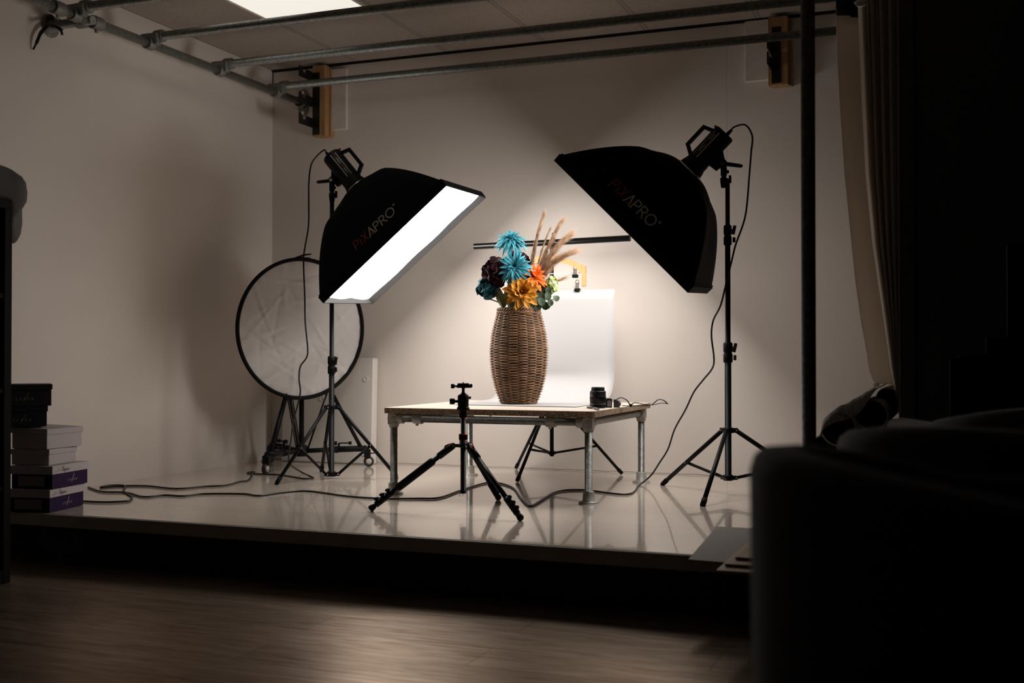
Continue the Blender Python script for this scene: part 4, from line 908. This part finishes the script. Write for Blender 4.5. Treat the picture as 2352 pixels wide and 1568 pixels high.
m = MB(); m.tube([(SX, SY, 1.17), V((SX, SY, 1.19)).lerp(tcl, .5), tcl - RN*.012], .008, 8); m.part('clip_arm', M_black, t)
m = MB(); m.lathe([(.03, -.035), (.034, -.03), (.034, .02), (.026, .03)], (SX, SY, .10), n=20); m.part('base_hub', M_blackm, t)
m = MB(); m.lathe([(.022, -.02), (.026, -.016), (.026, .016), (.022, .02)], (SX, SY, .715), n=18); m.part('leg_collar', M_blackm, t)
for cx, cy in ((-3.485, 5.275), (-3.19, 5.85), (-3.835, 5.85)):
    d = V((cx-SX, cy-SY, 0)).normalized(); s = d.cross(V((0, 0, 1))); e = V((cx, cy, .105)) - d*.03
    m = MB(); m.tube([V((SX, SY, .095))+d*.02, V((SX, SY, .095)).lerp(e, .55)], .0135, 12); m.tube([V((SX, SY, .095)).lerp(e, .5), e+d*.03], .0175, 12); m.lathe([(.019, -.02), (.02, .02)], V((SX, SY, .095)).lerp(e, .55), d, 14); ar = m.part('base_arm', M_blackm, t)
    m = MB(); q = V((SX, SY, .11)).lerp(e, .62) + V((0, 0, .03)); m.cyl(q-V((0, 0, .035)), q, .007, 10); m.lathe([(.012, 0), (.012, .02)], q - d*.03, d, 12); m.cyl(q, q+d*.06, .004, 8); m.lathe([(.010, 0), (.010, .018)], q+d*.055, d, 12); m.part('adjusting_screw', M_blackm, ar)
    top = V((SX, SY, .715)) + d*.02; m = MB(); m.tube([top, top.lerp(e, .55)], .0075, 10); m.tube([top.lerp(e, .5), e], .0115, 10); m.part('leg', M_black, t)
    m = MB(); g = top.lerp(e, .42); m.tube([g, V((SX, SY, .105)) + d*.035], .0055, 8); m.tube([g+s*.012, V((SX, SY, .105)) + d*.035 + s*.012], .0035, 8); m.part('brace', M_black, t)
    w_ = V((cx, cy, .030)) + d*.012; m = MB(); m.box((-.016, -.02, .0), (.022, .02, .05), Matrix.Translation(V((cx, cy, .052))) @ Matrix(((d.x, s.x, 0), (d.y, s.y, 0), (0, 0, 1))).to_4x4(), bev=.005)
    m.cyl(V((cx, cy, .09)), V((cx, cy, .115)), .009, 10); m.tube([V((cx, cy, .075))+d*.018, V((cx, cy, .078))+d*.045, V((cx, cy, .074))+d*.06], [.006, .006, .003], 8, flat=.6); cs = m.part('caster_fork', M_blackm, t)
    m = MB(); m.cur = 0; m.lathe([(.018, -.011), (.028, -.010), (.030, -.005), (.030, .005), (.028, .010), (.018, .011)], w_, s, 24); m.cur = 1; m.lathe([(.004, -.0125), (.017, -.012), (.017, .012), (.004, .0125)], w_, s, 20); m.part('caster_wheel', [M_tyre, M_hubw], cs)
# polystyrene slab leaning in the corner
m = MB(); pr = [V((-3.835, 0, 0)), V((-3.245, 0, 0)), V((-3.245, 0, .635)), V((-3.245, 0, .635)), V((-3.835, 0, .635))]
lean = Matrix.Translation(V((0, YB-.075, 0.001))) @ Matrix.Rotation(-.035, 4, 'X')
m.box((-3.835, -.028, 0), (-3.215, .03, .625), lean, bev=.006)
for x, z in ((-3.265, .50), (-3.56, .38), (-3.265, .06)): m.lathe([(.016, 0), (.016, .004), (.012, .004), (.012, .001)], lean @ V((x, -.028, z)), lean.to_3x3() @ V((0, -1, 0)), 20)
m.solo('polystyrene_slab', M_foam, 'white polystyrene packing slab leaning on the back wall behind stands', 'foam slab')

# ------------------------------------------------------------------ shoe boxes at the left edge of the stage
def shoebox(label, c, rz, L, W, z, h, lid, mb_, ml, logo=None, lidtext=None, lid_tilt=0.0, face='right'):
    t = thing('shoe_box', label, 'box', (0, 0, 0), 'stacked shoe boxes on the stage'); t.location = (c[0], c[1], z); t.rotation_euler = (0, 0, rz)
    m = MB(); m.box((-W/2, -L/2, .0005), (W/2, L/2, h-.003), bev=.0015); bd = m.part('body', mb_, t)
    m = MB(); k = .004; m.box((-W/2-k, -L/2-k, h-lid), (W/2+k, L/2+k, h-.0003), Matrix.Translation(V((0, 0, h-lid/2))) @ Matrix.Rotation(lid_tilt, 4, 'Y') @ Matrix.Translation(V((0, 0, -(h-lid/2)))), bev=.0015); ld = m.part('lid', ml, t)
    if face == 'right': fx = lambda x, y: V((W/2+.0008, x, y)); fl = lambda x, y: V((W/2+.0052, x, y)); half = L/2
    else: fx = lambda x, y: V((x, -L/2-.0008, y)); fl = lambda x, y: V((x, -L/2-.0052, y)); half = W/2
    if logo:
        m = MB(); hh = .009; tw = text_width('LUNAR', 1.05)*hh; y0 = (h-lid)*.38; x0 = logo[1]
        m.cur = 0; write(m, 'LUNAR', hh, .0013, lambda x, y: fx(x0+x, y0+y), gap=1.05)
        m.cur = 1; m.ribbon([(x0+tw*.42, y0-.008), (x0+tw*.55, y0+.008), (x0+tw*.66, y0+.026), (x0+tw*.70, y0+.031)], .0016, fx); m.ribbon([(x0+tw*.70, y0+.031), (x0+tw*.66, y0+.017), (x0+tw*.55, y0+.006)], .0013, fx)
        m.part('logo', logo[0], bd)
    if lidtext:
        m = MB(); hh = .018; y0 = h-lid+.010; x = -half+.012
        m.ribbon([(x, y0), (x+.002, y0+.001)], .002, fl); m.ribbon([(x+.010, y0), (x+.012, y0+.001)], .002, fl); m.ribbon([(x+.018, y0), (x+.028, y0+.012), (x+.030, y0+.002), (x+.036, y0+.003)], .0012, fl)
        write(m, 'Elegance', hh, .0012, lambda X, Y: fl(x+.046+X, y0+Y), gap=.03, slant=.2)
        m.part('lid_script', M_ink, ld)
    if lidtext:
        m = MB(); m.box((-W/2+.03, -L/2-.001, .012), (W/2-.035, -L/2, h-lid-.008)); m.part('sticker', M_sticker, bd)
    return t
c0 = (-3.553, 3.758); rz = .20
shoebox('purple shoe box with white lid, bottom of the stack', (-3.560, 3.754), rz, .255, .185, 0.0005, .094, .034, M_purple, M_whitec, ([M_silverp, M_silverp], -.03), True)
shoebox('purple shoe box with white lid, second from the bottom', (-3.550, 3.764), rz-.03, .255, .185, .095, .094, .034, M_purple, M_whitec, ([M_silverp, M_silverp], -.02), True)
shoebox('shallow plain white shoe box on top of the purple ones', (-3.570, 3.750), rz-.02, .195, .17, .1895, .066, .022, M_whitec, M_whitec)
shoebox('plain white shoe box with a skewed lid under the dark boxes', (-3.565, 3.762), rz-.14, .215, .175, .256, .086, .024, M_whitec, M_whitec, lid_tilt=.03)
shoebox('navy shoe box beneath the topmost box of the stack', (-3.660, 3.660), .78-.0, .16, .27, .3475, .084, .022, M_bluec, M_blackc, ([M_cream, M_gold], .008), face='front')
shoebox('black shoe box on the very top of the stack', (-3.652, 3.662), .78+.03, .165, .285, .432, .090, .022, M_blackc, M_blackc, ([M_cream, M_gold], .008), face='front')

# ------------------------------------------------------------------ bookcase at far left with a cloth bundle
t = thing('bookcase', 'black-brown bookcase cut off by the left picture edge', 'bookcase', (-3.47, 2.95, ZF))
sx0, sx1, sy0, sy1, sz1 = -3.66, -3.275, 2.50, 3.275, 1.218
m = MB(); m.box((sx0, sy0, sz1-.035), (sx1, sy1, sz1), bev=.001); m.part('top_panel', M_shelf, t)
for y in (sy0, sy1-.035): m = MB(); m.box((sx0, y, ZF), (sx1, y+.035, sz1-.0355), bev=.001); m.part('side_panel', M_shelf, t)
for z in (.14, .50, .85): m = MB(); m.box((sx0+.01, sy0+.036, z), (sx1-.004, sy1-.036, z+.018)); m.part('shelf', M_shelf, t)
m = MB(); m.box((sx0+.002, sy0+.036, ZF+.002), (sx0+.008, sy1-.036, sz1-.036)); m.part('back_panel', M_shelf, t)
m = MB(); m.box((sx0+.01, sy0+.036, ZF+.002), (sx1-.002, sy1-.036, ZF+.05)); m.part('plinth', M_shelf, t)
m = MB(); G = []
for i in range(19):
    th = PI*i/18; row = []
    for j in range(36):
        ph = 2*PI*j/36; n3 = V((math.sin(th)*math.cos(ph), math.sin(th)*math.sin(ph), math.cos(th)))
        k = 1 + .16*noise.noise(n3*1.6 + V((3, 1, 0))) + .06*math.sin(ph*5 + th*3)*math.sin(th)
        p = V((n3.x*.115*k, n3.y*.175*k, n3.z*.095*k)) + V((-3.385, 3.235, sz1+.048))
        if p.z < sz1+.001 and p.y < sy1+.002: p.z = sz1+.001
        if p.y > sy1+.004: p.z -= (p.y-sy1)*1.1*max(0, (sz1+.09-p.z))/.09
        row.append(p)
    G.append(row)
m.grid(G, True, closed=True)
o = m.solo('cloth_bundle', M_greycl, 'grey folded cloth bundle drooping off the bookcase top', 'cloth')

# ------------------------------------------------------------------ right side: curtain, rolls, boards
def cloth(rows, ncol, folds, depth, amp, name, matl, parent=None, mb=None):
    m = mb or MB(); G = []
    for k, (py, xl, xr) in enumerate(rows):
        row = []
        for j in range(ncol+1):
            f = j/ncol; d = depth + amp*math.cos(folds*2*PI*f + .3*k*0) + .01*math.sin(f*3+k*.7)
            row.append(at(xl + (xr-xl)*f, py, d))
        G.append(row)
    # refine vertically
    H_ = []
    for a_, b_ in zip(G[:-1], G[1:]):
        for q in range(3): H_.append([x.lerp(y, q/3) for x, y in zip(a_, b_)])
    H_.append(G[-1]); m.grid(H_); return m
t = thing('curtain', 'pale cloth curtain gathered at the right end of the stage', 'curtain', at(2000, 400, 4.5))
m = cloth([(36, 1920, 1985), (120, 1922, 1990), (250, 1929, 1998), (400, 1939, 2012), (520, 1951, 2025), (640, 1963, 2036), (740, 1977, 2046), (800, 1988, 2052), (850, 1996, 2054), (872, 2004, 2056), (882, 2012, 2056)], 16, .55, 4.62, -.06, 'x', None)
o = m.part('loose_panel', M_curt, t); s_ = o.modifiers.new('thick', 'SOLIDIFY'); s_.thickness = .004
m = cloth([(-120, 1966, 2066), (10, 1972, 2066), (200, 1980, 2066), (400, 1990, 2066), (560, 2006, 2066), (680, 2024, 2066), (760, 2036, 2066), (840, 2047, 2066), (900, 2058, 2066), (915, 2061, 2066)], 50, 4.5, 4.44, .035, 'x', None)
o = m.part('pleated_panel', M_curt, t); s_ = o.modifiers.new('thick', 'SOLIDIFY'); s_.thickness = .004
m = cloth([(-160, 1918, 2000), (-60, 1919, 2000), (40, 1920, 1990)], 10, .5, 4.64, -.03, 'x', None)
o = m.part('black_header', M_bracket, t, 'black header band'); s_ = o.modifiers.new('thick', 'SOLIDIFY'); s_.thickness = .006
m = MB(); G = [[at(x, y, 4.36) for x, y in ((1961, 6), (1975, -4), (1992, -14))], [at(x, y, 4.35) for x, y in ((1967, 14), (1980, 12), (1993, 6))], [at(x, y, 4.36) for x, y in ((1973, 17), (1984, 14), (1993, 9))]]
m.grid(G); o = m.part('tape_tab', M_whitew, t); s_ = o.modifiers.new('thick', 'SOLIDIFY'); s_.thickness = .002
# knot at the foot of the loose panel
m = MB(); m.ball(at(2012, 884, 4.55), .012, 10, (1.2, 1, .8)); m.part('knot', M_curt, t)
def roll(px, py, d, r, label, inner=.86, mo=None, ln=1.25, grp='backdrop rolls lying on the stage', mi=None, y1=None):
    c = at(px, py, d); c.x = min(c.x, XR-r-.003); t = thing('backdrop_roll', label, 'roll', c, grp)
    e = min(ln, YB-.02-c.y); m = MB(); m.lathe([(r*inner, 0), (r, .001), (r, e), (r*inner, e)], c, (0, 1, 0), 32, cap=False); m.part('outer_sheet', mo or M_rollout, t)
    m = MB(); m.lathe([(r*inner-.0005, .004), (r*inner-.0005, e-.003)], c, (0, 1, 0), 28, cap=False); m.lathe([(0, .12), (r*inner-.0005, .12)], c, (0, 1, 0), 28, cap=False); m.part('core', mi or M_blackm, t)
    return c
roll(1893, 1030, 4.30, .052, 'pale roll lying lowest, tight beside the dark vertical pipe', .9)
roll(1926, 985, 4.24, .064, 'pale roll with a dark open end, left of the black-ended roll', .92, mi=mat('rust_core', (.05, .018, .010), .8))
roll(2002, 953, 4.30, .060, 'pale roll with a wide black open end below the curtain', .90)
roll(2038, 914, 4.46, .042, 'brown cardboard tube on top of the rolls under the curtain', .9, M_card)
# rolls underneath carrying the visible ones
roll(1900, 1112, 4.34, .088, 'thick roll on the stage floor under the pale rolls, left one', .9)
roll(2005, 1098, 4.36, .088, 'thick roll on the stage floor under the pale rolls, right one', .9)
roll(1985, 1020, 4.36, .050, 'middle roll wedged beneath the black-ended roll', .9)
# crumpled paper draped over the rolls
m = MB(); G = []
path = [(1884, 1000), (1886, 984), (1893, 966), (1906, 950), (1922, 938), (1940, 929), (1957, 921), (1974, 910), (1990, 900), (2006, 893), (2024, 888)]
path = [at(x, y, 4.215 + .010*k) for k, (x, y) in enumerate(path)]
for k, p0 in enumerate(spline(path, 3)):
    f = k/30; row = [p0 + V((.03*math.sin(f*PI), -.012, -.045*math.sin(f*PI)**2))]
    for j in range(8): row.append(p0 + V((0, .05*j, 0)) + V((0, 0, .006*noise.noise(V((k*.35, j*.9, 4))))))
    G.append(row)
m.grid(G); 
o = m.solo('striped_paper', mat('striped_paper', (.36, .33, .30), .6, var=.35, vscale=5, stretch=(22, 1.5, 4)), 'crumpled striped paper draped over the two pale rolls', 'paper'); s_ = o.modifiers.new('thick', 'SOLIDIFY'); s_.thickness = .002
# boards lying over the stage edge
m = MB(); m.prism([V((-.789, 3.522, .001)), V((-.50, 3.50, .001)), V((-.50, 4.25, .001)), V((-.843, 4.24, .001))], (0, 0, .004))
m.solo('grey_board', M_greyb, 'grey fibre board overhanging the stage edge beside dark tub chair', 'board')
for k, (x0, y0, lab) in enumerate(((-.665, 3.33, 'brown laminate plank, lowest of the three beside the tub chair'), (-.650, 3.39, 'brown laminate plank, middle of the three beside the tub chair'), (-.632, 3.46, 'brown laminate plank on top of the grey board and two planks'))):
    m = MB(); z0 = .0055 + k*.0095; m.box((x0, y0, z0), (-.49, 4.15, z0+.008), bev=.001); m.solo('laminate_plank', M_plank, lab, 'plank', 'brown laminate planks')

# ------------------------------------------------------------------ tub chairs in the dark foreground
def tub_chair(label):
    t = thing('tub_chair', label, 'chair', (0, 0, 0), 'dark tub chairs')
    m = MB(); G = []; NA = 40
    path = [(.30, -.33)] + [(.30 - .30*i/4, -.33) for i in range(1, 5)]
    pts = []
    for i in range(5): pts.append((.30 - .28*i/4, -.335, 0))
    for i in range(1, 24): a_ = -PI/2 - PI*i/24; pts.append((.02 + .335*math.cos(a_), .335*math.sin(a_), i/24))
    for i in range(5): pts.append((.02 + .28*i/4, .335, 0))
    n = len(pts)
    for i, (x, y, b) in enumerate(pts):
        s = math.sin(PI*b) if b else 0; top = .655 + .062*s**.8
        p0 = V((x, y, 0)); q = V((pts[min(n-1, i+1)][0]-pts[max(0, i-1)][0], pts[min(n-1, i+1)][1]-pts[max(0, i-1)][1], 0)).normalized(); nn = V((q.y, -q.x, 0))
        if nn.dot(V((x-.02, y, 0))) < 0: nn = -nn
        ins = -nn*.075
        ring_ = [(0, .16), (.004, .30), (.012, .48), (.014, top-.03), (.008, top-.010), (-.004, top-.001)]
        prof = [p0 + nn*(o_) + V((0, 0, z)) for o_, z in ring_] + [p0 + ins*.5 + V((0, 0, top+.002)), p0 + ins + V((0, 0, top-.012)), p0 + ins*1.05 + V((0, 0, top-.05)), p0 + ins + V((0, 0, .38)), p0 + ins + V((0, 0, .16))]
        G.append(prof)
    m.grid(G); k = len(G[0])
    for e in (0, -1): m.add(G[e], [list(range(k)) if e else list(range(k))[::-1]], False)
    o = m.part('shell', M_chair, t)
    m = MB(); m.box((-.24, -.255, .28), (.31, .255, .43), bev=.03); m.part('seat_cushion', M_chair, t)
    m = MB(); m.box((-.22, -.25, .15), (.27, .25, .28), bev=.01); m.part('seat_base', M_chair, t)
    for sx in (-1, 1):
        for sy in (-1, 1):
            m = MB(); x, y = (.26 if sx > 0 else -.17), sy*.25; m.tube([(x, y, .17), (x+sx*.02, y+sy*.015, .0)], [.02, .013], 10); m.part('leg', M_shelf, t)
    return t
def put(t, px, py, d, turn):
    e = at(px, py, d); t.location = (e.x, e.y, ZF); t.rotation_euler = (0, 0, turn)
ch = tub_chair('nearest dark tub chair, blurred, filling the lower right corner'); c2 = copy_tree(ch); c3 = copy_tree(ch)
c2['label'] = 'second dark tub chair with rounded back beyond the nearest one'; c3['label'] = 'farthest dark tub chair, just below the right wall'
put(ch, 2330, 1060, 1.45, .30); put(c2, 2362, 1040, 2.10, 1.15); put(c3, 2420, 985, 3.05, 1.95)
# black equipment at the right edge
def cbox(mb, px0, px1, py0, d, depth, z0=ZF):
    a_ = at(px0, py0, d); b_ = at(px1, py0, d); R = Matrix.Translation(V((a_.x, a_.y, 0))) @ Matrix.Rotation(YAW - math.atan((px0-1176)/FPX) - .12, 4, 'Z'); mb.box((0, 0, z0), ((b_-a_).length, depth, a_.z), R, bev=.001); return a_, R
m = MB(); cbox(m, 2264, 2480, 774, 3.72, .15); cs = m.solo('equipment_case', M_blackm, 'large black equipment case standing at the right picture edge', 'case')
m = MB(); a_ = at(2264, 774, 3.72); cbox(m, 2312, 2480, 561, 3.74, .12, a_.z+.001); m.solo('equipment_case', M_blackm, 'smaller black case stacked on the large one at right edge', 'case')
t = thing('loudspeaker', 'black loudspeaker in the shadow left of the equipment cases', 'speaker', V((at(2225, 900, 3.6).x, at(2225, 900, 3.6).y, ZF)))
m = MB(); a_, R = cbox(m, 2203, 2300, 815, 3.66, .18); m.part('cabinet', M_blackm, t)
m = MB(); cbox(m, 2181, 2198, 822, 3.66, .10); m.part('side_post', M_blackm, t)
m = MB(); c = at(2268, 848, 3.655); nrm = V((math.sin(YAW), -math.cos(YAW), 0)); m.lathe([(.048, 0), (.050, .010), (.044, .012), (.02, .002), (0, .002)], c, nrm, 32, cap=False); m.part('cone', M_black, t)
m = MB(); a_ = at(2207, 884, 3.385); b_ = at(2231, 878, 3.385); m.prism([at(2207, 884, 3.654), at(2231, 884, 3.654), at(2230, 878, 3.654), at(2211, 878, 3.654)], nrm*.001); m.part('label_plate', M_gold, t)
